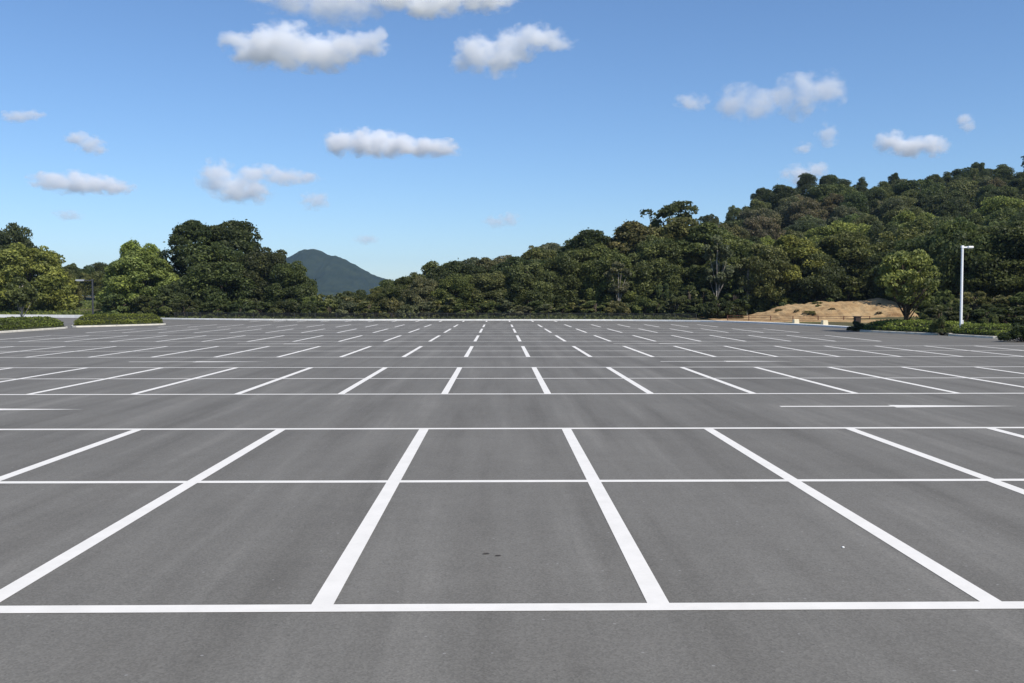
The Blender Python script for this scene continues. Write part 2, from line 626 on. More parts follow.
# ------------------------------------------------------------------ foliage generators
def leaf_mesh(name, P, Nn, size, rng, tone, mats=(), extra=None):
    """one rhombic leaf per point P with normal Nn"""
    n = len(P)
    r = rng.normal(size=(n, 3))
    Nn = Nn / (np.linalg.norm(Nn, axis=1, keepdims=True) + 1e-9)
    U = np.cross(Nn, r)
    U /= (np.linalg.norm(U, axis=1, keepdims=True) + 1e-9)
    W = np.cross(Nn, U)
    s = size * rng.uniform(0.65, 1.35, size=(n, 1))
    fold = Nn * s * 0.14
    v0 = P - U * s * 0.62
    v1 = P + W * s * 0.36 + fold
    v2 = P + U * s * 0.62
    v3 = P - W * s * 0.36 + fold
    V = np.stack([v0, v1, v2, v3], 1).reshape(-1, 3)
    ex_v, ex_f = ([], []) if extra is None else extra
    nv = len(V)
    total_v = nv + len(ex_v)
    me = bpy.data.meshes.new(name)
    me.vertices.add(total_v)
    co = V if extra is None else np.concatenate([V, np.array(ex_v, float)])
    me.vertices.foreach_set('co', co.astype(np.float32).ravel())
    idx = np.arange(nv, dtype=np.int32)
    lens = np.full(n, 4, np.int32)
    if extra is not None:
        ef = np.array(ex_f, np.int32) + nv
        idx = np.concatenate([idx, ef.ravel()])
        lens = np.concatenate([lens, np.full(len(ef), 4, np.int32)])
    me.loops.add(len(idx))
    me.polygons.add(len(lens))
    me.loops.foreach_set('vertex_index', idx)
    starts = np.concatenate([[0], np.cumsum(lens)[:-1]]).astype(np.int32)
    me.polygons.foreach_set('loop_start', starts)
    me.update(calc_edges=True)
    at = me.attributes.new('leaf_tone', 'FLOAT', 'FACE')
    tn = np.full(len(lens), 0.3, np.float32)
    tn[:n] = tone
    at.data.foreach_set('value', tn)
    for m in mats:
        me.materials.append(m)
    if extra is not None:
        mi = np.zeros(len(lens), np.int32)
        mi[n:] = 1
        me.polygons.foreach_set('material_index', mi)
    me.validate()
    return me


def crown_points(rng, w, h, base, npuff, nleaf, style):
    """leaf positions of a crown: puffs of leaves spread over an uneven body"""
    C, Rr = [], []
    for i in range(npuff):
        th = rng.uniform(0, 2 * math.pi)
        k = (i + 0.5) / npuff
        if style == 'round':
            u = rng.uniform(-0.75, 1.0)
            rad = math.sqrt(max(0, 1 - u * u)) * (1 if u > 0 else 0.95)
            s = rng.uniform(0.35, 1.0) ** 0.6
            c = (rad * math.cos(th) * s * w / 2, rad * math.sin(th) * s * w / 2, base + (h - base) * (0.5 + 0.5 * u * s))
            pr = rng.choice([rng.uniform(0.06, 0.11), rng.uniform(0.10, 0.17)]) * w
        elif style == 'dome':      # wide below, to the ground
            u = rng.uniform(0.0, 1.0)
            prof = math.sqrt(max(0.02, 1 - (u * 0.97) ** 2.2))
            s = rng.uniform(0.5, 0.95)
            c = (prof * math.cos(th) * s * w / 2, prof * math.sin(th) * s * w / 2, base + (h - base) * u * rng.uniform(0.8, 0.96))
            pr = rng.choice([rng.uniform(0.05, 0.10), rng.uniform(0.08, 0.15)]) * w * (0.8 + 0.2 * prof)
        elif style == 'tall':
            u = rng.uniform(0.0, 1.0)
            prof = 0.35 + 0.65 * math.sin(math.pi * min(1, 0.12 + u * 0.85))
            s = rng.uniform(0.35, 0.95)
            c = (prof * math.cos(th) * s * w / 2, prof * math.sin(th) * s * w / 2, base + (h - base) * u * 0.94)
            pr = rng.choice([rng.uniform(0.06, 0.11), rng.uniform(0.10, 0.17)]) * w
        elif style == 'layer':     # flat sprays of a pine
            u = rng.uniform(0.0, 1.0)
            prof = 1.0 - 0.62 * u
            s = rng.uniform(0.25, 1.0)
            c = (prof * math.cos(th) * s * w / 2, prof * math.sin(th) * s * w / 2, base + (h - base) * u * 0.96)
            pr = rng.uniform(0.13, 0.22) * w
        else:                      # sparse
            u = rng.uniform(0.0, 1.0)
            prof = 0.9 - 0.5 * abs(u - 0.35)
            s = rng.uniform(0.3, 1.0)
            c = (prof * math.cos(th) * s * w / 2, prof * math.sin(th) * s * w / 2, base + (h - base) * u * 0.97)
            pr = rng.uniform(0.07, 0.12) * w
        C.append(c)
        Rr.append(pr)
    C = np.array(C)
    Rr = np.array(Rr)
    wgt = Rr ** 2
    pick = rng.choice(npuff, size=nleaf, p=wgt / wgt.sum())
    D = rng.normal(size=(nleaf, 3))
    ax = np.array([0, 0, base + (h - base) * 0.42])
    outw = C[pick] - ax
    outw /= (np.linalg.norm(outw, axis=1, keepdims=True) + 1e-6)
    D = D / np.linalg.norm(D, axis=1, keepdims=True)
    D = D + outw * 0.38 + np.array([0, 0, 0.22])
    D /= np.linalg.norm(D, axis=1, keepdims=True)
    rr = Rr[pick][:, None] * rng.uniform(0.55, 1.12, size=(nleaf, 1)) ** 0.7
    flat = np.array([1, 1, 0.72]) if style != 'layer' else np.array([1.05, 1.05, 0.46])
    P = C[pick] + D * rr * flat
    stray = rng.random(nleaf) < 0.03
    P[stray] += D[stray] * (Rr[pick][stray] * rng.uniform(0.05, 0.3, stray.sum()))[:, None]
    zt = np.percentile(P[:, 2], 99.93)
    kz = (h - base) / (zt - base)
    kx = (w / 2) / np.percentile(np.hypot(P[:, 0], P[:, 1]), 97)
    P = P * np.array([kx, kx, 1]); C = C * np.array([kx, kx, 1])
    P[:, 2] = base + (P[:, 2] - base) * kz
    C[:, 2] = base + (C[:, 2] - base) * kz
    P[:, 2] = np.maximum(P[:, 2], 0.12 + rng.uniform(0, 0.3, nleaf))
    Nn = D * 0.6 + rng.normal(size=(nleaf, 3)) * 0.65
    ptone = rng.uniform(0.25, 0.75, npuff)
    tone = np.clip(ptone[pick] + rng.normal(size=nleaf) * 0.2, 0, 1)
    return P, Nn, tone, C


def trunk_mesh(rng, h, base, w, C, r0, nlimb=6, lean=0.0, multi=1):
    bm = bmesh.new()
    for k in range(multi):
        sx, sy = (0, 0) if multi == 1 else (rng.uniform(-.12, .12), rng.uniform(-.12, .12))
        lx, ly = (rng.uniform(-1, 1) * lean * h, rng.uniform(-1, 1) * lean * h)
        pts, rad = [], []
        H = h * 0.82
        for i in range(7):
            t = i / 6
            pts.append((sx + lx * t + rng.uniform(-1, 1) * 0.012 * h * (t > 0), sy + ly * t + rng.uniform(-1, 1) * 0.012 * h * (t > 0), -0.4 + (H + 0.4) * t))
            rad.append(r0 * (1.25 if i == 0 else 1.0) * (1 - 0.85 * t) + 0.015)
        tube(bm, pts, rad, 7)
        idx = rng.choice(len(C), size=min(len(C), nlimb), replace=False)
        for j in idx:
            c = C[j]
            t = np.clip((c[2] - 0.18 * h) / H * rng.uniform(0.45, 0.8), 0.12, 0.9)
            b0 = np.array([sx + lx * t, sy + ly * t, -0.4 + (H + 0.4) * t])
            m1 = b0 + (c - b0) * 0.5 + np.array([0, 0, 0.05 * h * rng.uniform(-0.3, 0.6)])
            rb = (r0 * (1 - 0.85 * t) + 0.015) * 0.6
            tube(bm, [b0, m1, c], [rb, rb * 0.6, 0.012], 5)
    return mesh_bm('trunk', bm, True)


PROTO = {}


def proto(key, seed, w, h, base, npuff, nleaf, leaf, style, r0, bark=None, nlimb=7, lean=0.02, multi=1):
    rng = np.random.default_rng(seed)
    P, Nn, tone, C = crown_points(rng, w, h, base, npuff, nleaf, style)
    cm = leaf_mesh('crown_' + style, P, Nn, leaf, rng, tone, [M_LEAF])
    tm = trunk_mesh(rng, h, base, w, C, r0, nlimb, lean, multi)
    tm.materials.append(bark or M_BARK)
    PROTO[key] = (cm, tm, w, h)


proto('round_a', 1, 9.0, 9.0, 1.0, 120, 22000, 0.27, 'round', 0.20)
proto('round_b', 2, 9.0, 9.0, 1.4, 130, 22000, 0.27, 'round', 0.20)
proto('round_c', 3, 9.0, 8.2, 0.8, 105, 21000, 0.28, 'round', 0.20)
proto('dome_a', 4, 10.0, 10.0, 0.4, 170, 28000, 0.27, 'dome', 0.26)
proto('dome_b', 5, 10.0, 9.0, 0.3, 160, 28000, 0.27, 'dome', 0.26)
proto('tall_a', 6, 7.5, 12.0, 1.2, 140, 24000, 0.27, 'tall', 0.20)
proto('tall_b', 7, 7.5, 12.0, 2.0, 150, 24000, 0.27, 'tall', 0.20, M_PALEBARK)
proto('layer_a', 8, 8.0, 10.5, 2.2, 80, 18000, 0.26, 'layer', 0.18)
proto('layer_b', 9, 8.5, 9.5, 1.6, 74, 18000, 0.26, 'layer', 0.18)
proto('sparse_a', 10, 6.5, 12.0, 5.0, 44, 3600, 0.30, 'sparse', 0.14, M_BARK, 26, 0.03)
proto('shrub_a', 12, 3.0, 2.2, 0.0, 26, 3000, 0.24, 'dome', 0.05, None, 8, 0.05, 3)
proto('shrub_b', 13, 3.2, 1.8, 0.0, 24, 3000, 0.24, 'dome', 0.05, None, 8, 0.05, 3)
proto('shrub_c', 14, 2.4, 2.6, 0.0, 26, 2600, 0.24, 'tall', 0.05, None, 8, 0.05, 3)
proto('garden', 15, 4.8, 5.9, 2.4, 72, 7600, 0.19, 'tall', 0.09, None, 18, 0.10, 5)
proto('sapling', 16, 2.9, 3.5, 1.2, 26, 3000, 0.22, 'round', 0.07, M_PALEBARK, 10, 0.03)
proto('low_bush', 17, 3.4, 1.7, 0.0, 34, 7000, 0.13, 'dome', 0.05, None, 8, 0.05, 3)

TONES = {
    'dark': (0.052, 0.060, 0.023),
    'deep': (0.068, 0.080, 0.029),
    'mid': (0.100, 0.112, 0.037),
    'olive': (0.124, 0.122, 0.045),
    'light': (0.174, 0.186, 0.046),
    'bright': (0.200, 0.216, 0.050),
    'pale': (0.178, 0.184, 0.058),
    'brown': (0.126, 0.102, 0.056),
    'greygreen': (0.118, 0.121, 0.064),
}


def put_tree(kind, x, y, h, w=None, tone='mid', label=None, cat='tree', group=None, name='broadleaf_tree', rz=None, z=None, jitter=0.12, rnd=random):
    cm, tm, pw, ph = PROTO[kind]
    if z is None:
        z = float(terrain(np.array([x]), np.array([y]))[0]) - 0.05
    root = empty(name, (x, y, z), rnd.uniform(0, 6.28) if rz is None else rz)
    tag(root, label, cat, group)
    sz = h / ph
    sx = (w / pw) if w else sz * rnd.uniform(0.9, 1.1)
    c = link('crown', cm, root)
    t = link('trunk', tm, root)
    for o in (c, t):
        o.scale = (sx, sx * rnd.uniform(0.94, 1.06), sz)
    k = rnd.uniform(1 - jitter, 1 + jitter)
    col = TONES[tone]
    c.color = (col[0] * k * rnd.uniform(0.93, 1.07), col[1] * k, col[2] * k * rnd.uniform(0.9, 1.1), 1)
    return root


def tree_px(kind, px, d, top, wpx, tone, label, **kw):
    """a tree d metres away whose crown tops out at row `top`"""
    x = gx(px, d)
    z = float(terrain(np.array([x]), np.array([d]))[0]) - 0.05
    h = gz(top, d) - z
    w = wpx * d / F
    return put_tree(kind, x, d, h, w, tone, label, z=z, **kw)


# ------------------------------------------------------------------ left trees
tree_px('round_b', 14, 172, 225, 58, 'dark', 'tall dark round-headed tree at far left behind the yellow-green tree', jitter=0.02)
tree_px('dome_b', 34, 148, 245, 88, 'light', 'yellow-green bushy tree left of the grey lamp post', jitter=0.02)
tree_px('dome_a', -22, 150, 250, 70, 'light', 'yellow-green tree cut off by the left picture edge', jitter=0.02)
tree_px('dome_b', 64, 160, 272, 40, 'olive', 'small olive tree filling the gap behind the grey lamp arm', jitter=0.02)
tree_px('sapling', 25, 104, 278, 33, 'mid', 'young tree with thin pale trunk beside the left kerb', name='young_tree', jitter=0.02)
for i, (px, top, w, tn) in enumerate(((74, 264, 26, 'deep'), (88, 266, 30, 'deep'), (104, 263, 30, 'dark'), (122, 262, 34, 'deep'), (96, 272, 36, 'mid'), (62, 268, 34, 'deep'), (112, 276, 34, 'mid'))):
    tree_px(('round_a', 'round_c', 'layer_b')[i % 3], px, 205 + 6 * (i % 4), top, w, tn, 'distant dark tree seen in the gap beyond the grey lamp post',
            group='distant trees in the left gap')
tree_px('round_a', 141, 142, 242, 54, 'bright', 'light green domed treetop standing above the pale tree beside the dark clump', jitter=0.02)
tree_px('dome_b', 147, 134, 252, 84, 'light', 'wide pale green tree right of the grey lamp post', jitter=0.02)
tree_px('dome_a', 120, 150, 272, 40, 'mid', 'small mid-green tree tucked behind the grey lamp post and pale tree', jitter=0.02)
tree_px('tall_a', 200, 138, 221, 66, 'dark', 'tall dark tree forming the left shoulder of the big clump', jitter=0.02)
tree_px('tall_b', 234, 141, 222, 72, 'dark', 'tallest dark tree in the middle of the big clump', jitter=0.02)
tree_px('dome_a', 222, 130, 244, 92, 'deep', 'broad dark tree at the front of the big clump', jitter=0.02)
tree_px('dome_b', 266, 131, 248, 72, 'dark', 'rounded dark tree on the right half of the big clump', jitter=0.02)
tree_px('dome_a', 293, 127, 262, 56, 'deep', 'lowest dark tree at the right end of the big clump near the mountain', jitter=0.02)
tree_px('dome_b', 183, 126, 282, 50, 'deep', 'low dark bushy tree at the left foot of the big clump', jitter=0.02)
for px, d, top, w, tn in ((120, 128, 294, 42, 'mid'), (148, 125, 296, 40, 'deep'), (166, 123, 297, 38, 'mid')):
    tree_px('shrub_a', px, d, top, w, tn, 'dark leafy shrub under the pale green tree on the left', cat='shrub', name='shrub', group='shrubs under the pale tree')
for px, d, top, w, tn in ((186, 120, 300, 36, 'dark'), (214, 119.5, 302, 36, 'deep'), (240, 119, 304, 34, 'dark'), (263, 119, 302, 34, 'deep'), (288, 118.5, 300, 36, 'dark'), (308, 118, 302, 26, 'deep')):
    tree_px(random.choice(('shrub_a', 'shrub_b')), px, d, top, w, tn, 'dark shrub at the foot of the big tree clump behind the far kerb', cat='shrub', name='shrub', group='shrubs below the big clump')

# low bushes and small trees in the gap below the mountain
for i, (px, d, top, w, tn) in enumerate(((322, 124, 295, 40, 'olive'), (338, 128, 294, 36, 'greygreen'), (352, 124, 297, 38, 'olive'), (330, 118, 301, 34, 'mid'), (350, 117.5, 302, 36, 'greygreen'), (370, 117.5, 301, 34, 'olive'),
                                         (312, 120, 297, 30, 'mid'))):
    tree_px(('shrub_a', 'shrub_b', 'shrub_c')[i % 3], px, d, top, w, tn, 'low olive bush in the gap below the distant mountain', cat='shrub', name='shrub', group='low bushes below the mountain')
tree_px('round_c', 357, 150, 290, 34, 'deep', 'small dark round tree below the right slope of the mountain', jitter=0.02)
tree_px('dome_b', 380, 132, 288, 34, 'mid', 'small bushy tree between the mountain slope and the forest edge', jitter=0.02)
tree_px('round_a', 395, 145, 282, 26, 'olive', 'slim olive tree at the left end of the forest edge', jitter=0.02)

# ------------------------------------------------------------------ forest edge, from the mountain gap to the sandy bank
EDGE = [
    ('round_b', 412, 128, 273, 36, 'deep', 'dark tree with ragged top at the left end of the forest'),
    ('dome_a', 424, 122, 277, 44, 'greygreen', 'grey-green bushy tree low at the left of the forest edge'),
    ('round_a', 438, 134, 262, 46, 'olive', 'olive round tree behind the grey-green bushy one'),
    ('dome_b', 456, 121, 274, 50, 'mid', 'mid-green bushy tree at the forest edge left of centre'),
    ('round_c', 474, 136, 258, 50, 'greygreen', 'greyish tree rising above the forest edge left of centre'),
    ('dome_a', 492, 122, 272, 52, 'olive', 'olive dome-shaped tree at the forest edge beyond the middle bays'),
    ('round_b', 505, 140, 256, 46, 'brown', 'brownish autumn-tinted tree inside the low forest ridge'),
    ('dome_b', 528, 121, 262, 54, 'mid', 'mid-green dome-shaped tree right of the picture middle'),
    ('round_a', 540, 134, 249, 50, 'olive', 'tall olive tree behind the dome-shaped edge trees'),
    ('dome_a', 562, 123, 254, 54, 'deep', 'deep green tree at the forest edge above the dark slatted fence'),
    ('tall_b', 590, 128, 231, 56, 'dark', 'tall dark tree with wide head above the dark slatted fence'),
    ('dome_b', 612, 122, 250, 60, 'mid', 'mid-green bushy tree left of the pale forked trunk'),
    ('tall_a', 634, 128, 223, 62, 'olive', 'tall olive tree left of the one with sparse topmost twigs'),
    ('dome_a', 655, 123, 236, 66, 'mid', 'large leafy tree below the sparse topmost twigs'),
    ('tall_b', 680, 127, 219, 66, 'olive', 'tall full-crowned tree under the sparse twigs against the sky'),
    ('sparse_a', 668, 134, 201, 56, 'deep', 'tree with sparse feathery twigs sticking up against the sky'),
    ('tall_a', 704, 124, 224, 62, 'mid', 'tall green tree right of the one with sparse twigs'),
    ('tall_b', 728, 122, 235, 54, 'mid', 'tall green tree above the left end of the sandy bank'),
    ('dome_a', 742, 120, 246, 56, 'deep', 'deep green tree over the left part of the sandy bank'),
    ('round_a', 764, 118, 244, 56, 'olive', 'olive tree above the first cream block'),
    ('tall_a', 792, 119, 236, 58, 'light', 'bright green tree above the sandy bank between the cream blocks'),
    ('round_b', 818, 118, 252, 52, 'deep', 'dark round tree above the second cream block'),
    ('tall_b', 846, 120, 232, 58, 'mid', 'tall green tree on the bank left of the multi-stemmed island tree'),
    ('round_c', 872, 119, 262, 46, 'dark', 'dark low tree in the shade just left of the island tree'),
]
for kd, px, d, top, w, tn, lb in EDGE:
    tree_px(kd, px, d, top, w * 1.12, tn, lb, jitter=0.04)
# slender trees with pale trunks
proto('slender', 21, 4.2, 9.0, 4.2, 26, 3200, 0.34, 'tall', 0.11, M_PALEBARK, 9, 0.02)
for px, d, top, w, lb in ((619, 117.5, 262, 26, 'slender tree with pale bare trunk beyond the far kerb, leftmost of three'),
                          (717, 117.0, 236, 30, 'slender pale-trunked tree just left of the sandy bank'),
                          (748, 116.5, 258, 26, 'slender pale-trunked tree at the left tip of the sandy bank')):
    tree_px('slender', px, d, top, w, 'greygreen', lb, name='slender_tree', jitter=0.02)

# ------------------------------------------------------------------ wooded hill: individual trees in zones
rngh = random.Random(5)
SKY_PX = [385, 400, 420, 440, 470, 500, 520, 540, 570, 600, 640, 690, 712, 720, 728, 736, 746, 760, 775, 800, 830, 860, 900, 940, 960, 1000, 1024, 1080]
SKY_PY = [281, 276, 269, 263, 258, 255, 250, 244, 238, 231, 224, 216, 213, 206, 200, 196, 190, 185, 181, 177, 172, 175, 178, 172, 164, 162, 152, 146]

hill_pts = []


def zone_name(px, t):
    if t > 0.86:
        if px < 600: return 'on the low ridge line left of the tall sparse-twigged tree'
        if px < 745: return 'on the rising crest behind the sparse-twigged tree'
        if px < 900: return 'along the level hilltop against the sky'
        return 'on the highest part of the crest at the right'
    if t > 0.45:
        if px < 600: return 'halfway up the low left slope'
        if px < 745: return 'mid-slope behind the tall edge trees'
        if px < 900: return 'mid-slope above the sandy bank'
        return 'mid-slope above the white lamp post'
    if px < 600: return 'just behind the left forest edge'
    if px < 745: return 'just behind the tall edge trees'
    if px < 900: return 'on the lower slope above the sandy bank'
    return 'on the lower slope behind the white lamp post'


def hill_candidates():
    out = []
    tries = 0
    while tries < 30000:
        tries += 1
        px = rngh.uniform(385, 1075)
        ridge = float(np.interp(px, PXS, RID))
        d = 124 + (ridge + 6 - 124) * rngh.random() ** 0.75
        x = gx(px, d)
        od = float(lot_dist(np.array([x]), np.array([d]))[0])
        if od < (15 if px < 740 else 13):
            continue
        if px > 870 and d < 112:
            continue
        sp = 7.6 if d < 170 else 8.2
        if all((x - a) ** 2 + (d - b) ** 2 > sp * sp for a, b, _, _ in out):
            t = (d - 118) / (ridge - 118)
            out.append((x, d, px, t))
    return out


hill = hill_candidates()
TNAME = {'dark': 'dark green', 'deep': 'deep green', 'mid': 'mid-green', 'olive': 'olive', 'brown': 'brownish', 'greygreen': 'grey-green', 'light': 'bright green'}
SNAME = {'round': 'round', 'dome': 'bushy', 'tall': 'tall', 'layer': 'pine-like', 'sparse': 'thin-crowned'}
for (x, d, px, t) in hill:
    crest = t > 0.86
    if crest:
        kd = rngh.choice(('round_a', 'round_b', 'layer_a', 'layer_b', 'round_c', 'tall_a', 'sparse_a', 'tall_b'))
        tn = rngh.choice(('dark', 'dark', 'deep', 'deep', 'mid'))
        h = rngh.uniform(5.5, 10.0)
    else:
        right = px > 880
        kd = rngh.choice(('round_a', 'round_b', 'round_c', 'dome_a', 'dome_b', 'tall_a') + (('layer_a', 'layer_b', 'layer_a') if right else ('layer_a',)))
        if t > 0.45:
            tn = rngh.choice(('dark', 'deep', 'mid', 'olive', 'brown', 'greygreen', 'deep'))
        else:
            tn = rngh.choice(('dark', 'deep', 'mid', 'mid', 'olive', 'light' if px > 600 else 'greygreen'))
        h = rngh.uniform(7.5, 11.0)
    zg = float(terrain(np.array([x]), np.array([d]))[0])
    pad = 0.35 * h * F / d          # stay under the ridge line on both sides of the crown
    sky_y = max(float(np.interp(px + o_, SKY_PX, SKY_PY)) for o_ in (-0.7 * pad, 0, 0.7 * pad))
    cap = gz(sky_y + (rngh.uniform(-6, 6) if crest else rngh.uniform(-2, 12)), d) - zg
    if crest:
        h = min(max(h, cap * 0.8), cap, 13)
    else:
        h = min(h, cap)
    if h < 3.2:
        continue
    zn = zone_name(px, t)
    sh = SNAME[kd.split('_')[0]]
    lab = '%s %s tree %s' % (TNAME[tn], sh, zn)
    lab = ' '.join(lab.split()[:16])
    put_tree(kd, x, d, h, PROTO[kd][2] * h / PROTO[kd][3] * (rngh.uniform(0.6, 1.0) if crest else rngh.uniform(0.8, 1.15)), tn, lab, group='%s %s trees %s' % (TNAME[tn], sh, zn), name='pine_tree' if sh == 'pine-like' else 'broadleaf_tree', rnd=rngh)
print('hill trees', len(hill))

# trees and shade on the right edge, behind the island
RIGHT = [
    ('layer_a', 925, 104, 236, 84, 'deep', 'pine-like tree directly behind the island tree'),
    ('round_b', 968, 100, 218, 84, 'mid', 'leafy green tree directly behind the white lamp head'),
    ('layer_a', 1010, 98, 222, 90, 'deep', 'layered pine tree at the right picture edge above the shaded bank'),
    ('layer_b', 1048, 96, 215, 90, 'deep', 'pine tree cut off by the right picture edge'),
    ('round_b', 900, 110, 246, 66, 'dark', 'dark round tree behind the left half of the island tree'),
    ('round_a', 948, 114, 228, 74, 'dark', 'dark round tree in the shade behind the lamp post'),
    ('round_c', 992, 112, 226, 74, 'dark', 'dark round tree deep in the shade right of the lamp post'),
]
for kd, px, d, top, w, tn, lb in RIGHT:
    tree_px(kd, px, d, top, w, tn, lb, name='pine_tree' if kd.startswith('layer') else 'broadleaf_tree', jitter=0.03)

rb = random.Random(3)
for i in range(9):
    x = rb.uniform(28.5, 41); y = 105.4 - 0.5 * (x - 23.5) + rb.uniform(1.5, 11)
    zt = float(np.interp(x, [27, 30.3, 34, 36, 44], [0.1, 1.05, 1.85, 2.1, 2.6])) * min(1, (y - (104.9 - 0.5 * (x - 23.5))) / 9.5) ** 0.75
    put_tree(rb.choice(('shrub_a', 'shrub_b')), x, y, rb.uniform(0.12, 0.3), rb.uniform(0.5, 1.6), rb.choice(('olive', 'pale', 'pale', 'brown')), 'small dry weed tuft growing on the bare sandy bank', 'weed tuft',
             'weed tufts on the sandy bank', name='weed_tuft', z=zt - 0.05, rnd=rb)
for x, y, h, w, tn, lb in ((46, 63, 11, 10, 'deep', 'unseen tree added beyond the driveway to shade the right bank'), (52, 74, 12, 11, 'mid', 'tall unseen tree added on the right bank for its shade'),
                       (60, 84, 12, 11, 'deep', 'unseen tree added high on the right bank for its shade')):
    put_tree('dome_a', x, y, h, w, tn, lb)  # outside the frame, added to cast shade on the right bank
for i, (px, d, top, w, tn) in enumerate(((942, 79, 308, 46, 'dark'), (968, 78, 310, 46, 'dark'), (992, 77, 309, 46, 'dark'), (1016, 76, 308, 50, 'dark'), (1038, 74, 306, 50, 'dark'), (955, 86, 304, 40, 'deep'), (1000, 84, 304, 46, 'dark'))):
    tree_px(('shrub_a', 'shrub_b')[i % 2], px, d, top, w, tn, 'shrub coloured dark for shade, low behind the white lamp post hedge', cat='shrub', name='shrub', group='dark shrubs behind the lamp post hedge')  # dark leaf tones put the shade of the bank into the colour

# shrubs along the far fence and the forest edge
rs = random.Random(8)
px = 376
while px < 742:
    d = rs.uniform(114.8, 117.0) - max(0, (px - 640) * 0.075)
    top = rs.uniform(296, 307)
    kd = rs.choice(('shrub_a', 'shrub_b', 'shrub_c'))
    if px < 560:
        tn = rs.choice(('olive', 'mid', 'olive', 'greygreen')); lb = 'low leafy shrub behind the far kerb below the left forest edge'; gp = 'shrubs below the left forest edge'
    elif px < 660:
        tn = rs.choice(('deep', 'mid', 'olive')); lb = 'shrub half hidden behind the dark slatted fence below tall trees'; gp = 'shrubs behind the dark slatted fence'
    else:
        tn = rs.choice(('deep', 'mid', 'dark')); lb = 'dark weedy shrub between the tall trees and the sandy bank'; gp = 'shrubs left of the sandy bank'
    tree_px(kd, px, d, top, rs.uniform(24, 36), tn, lb, cat='shrub', name='shrub', group=gp, rnd=rs)
    px += rs.uniform(12, 20)
for px in (664, 690, 702, 735, 756, 778, 800, 828, 850):
    d = 117.5 if px > 740 else 116
    tree_px(rs.choice(('shrub_a', 'shrub_c')), px, d, rs.uniform(282, 292), rs.uniform(26, 34), 'deep', 'leafy shrub at the forest foot just above the sandy bank', cat='shrub', name='shrub', group='shrubs above the sandy bank', rnd=rs)
for px, d, top, w, tn in ((945, 88, 291, 40, 'mid'), (930, 84, 301, 40, 'mid'), (978, 92, 292, 46, 'olive'), (1008, 90, 296, 44, 'olive'), (1030, 88, 292, 44, 'mid')):
    tree_px('shrub_a', px, d, top, w, tn, 'loose green shrub on the shaded bank behind the white lamp post', cat='shrub', name='shrub', group='shrubs on the shaded bank', rnd=rs)


# ------------------------------------------------------------------ sandy bank
def build_bank():
    V, Fc = [], []
    nx, ny = 130, 44
    tops = [(22.5, 0.0), (27, 0.12), (28.5, 0.5), (30.3, 1.05), (32, 1.55), (34, 1.85), (36, 2.1), (44, 2.6)]
    for j in range(ny):
        t = j / (ny - 1)
        for i in range(nx):
            s = i / (nx - 1)
            x = 23.5 + s * 19
            yb = 103.6 - 0.95 * (x - 23.5)
            zt = np.interp(x, [a for a, b in tops], [b for a, b in tops])
            y = yb + t * (11.5 + 0.5 * (x - 23.5)) + mnoise.noise(Vector((x * 0.3, t * 3, 1))) * 0.5
            prof = min(1, max(0.0, y - (104.9 - 0.5 * (x - 23.5))) / 9.5) ** 0.75
            z = -0.05 + zt * prof * (1 + 0.16 * mnoise.noise(Vector((x * 0.35, t * 2, 5)))) + 0.16 * mnoise.noise(Vector((x * 1.5, y * 0.5, 2))) * min(1, prof * 3) + 0.10 * mnoise.noise(Vector((x * 2.6, y * 2.6, 7))) * min(1, prof * 3)
            zg = float(terrain(np.array([x]), np.array([y]))[0])
            V.append((x, y, max(z, zg + 0.10) if 0 < t < 0.95 else (zg - 0.3 if t == 0 else z - 0.5)))
    for j in range(ny - 1):
        for i in range(nx - 1):
            Fc.append((j * nx + i, j * nx + i + 1, (j + 1) * nx + i + 1, (j + 1) * nx + i))
    o = link('sandy_bank', mesh_np('sandy_bank', V, Fc, True), None, [M_SAND])
    tag(o, 'bare sandy earth slope beyond the right kerb', None, None, 'structure')


build_bank()


# ------------------------------------------------------------------ islands, hedges
def outline(pts):
    for f in (0.16, 0.25):
        q = []
        n = len(pts)
        for i in range(n):
            a, b = pts[i], pts[(i + 1) % n]
            q.append((a[0] * (1 - f) + b[0] * f, a[1] * (1 - f) + b[1] * f))
            q.append((a[0] * f + b[0] * (1 - f), a[1] * f + b[1] * (1 - f)))
        pts = q
    A = sum(pts[i][0] * pts[(i + 1) % len(pts)][1] - pts[(i + 1) % len(pts)][0] * pts[i][1] for i in range(len(pts)))
    return pts if A > 0 else pts[::-1]


def poly_dist_in(poly, x, y):
    best = np.full(x.shape, 1e18)
    inside = np.zeros(x.shape, bool)
    n = len(poly)
    for i in range(n):
        ax, ay = poly[i]
        bx_, by_ = poly[(i + 1) % n]
        dx, dy = bx_ - ax, by_ - ay
        t = np.clip(((x - ax) * dx + (y - ay) * dy) / (dx * dx + dy * dy + 1e-12), 0, 1)
        best = np.minimum(best, (x - ax - t * dx) ** 2 + (y - ay - t * dy) ** 2)
        cond = ((ay > y) != (by_ > y))
        xi = (bx_ - ax) * (y - ay) / (by_ - ay if by_ != ay else 1e-9) + ax
        inside ^= cond & (x < xi)
    return np.where(inside, np.sqrt(best), -1.0)


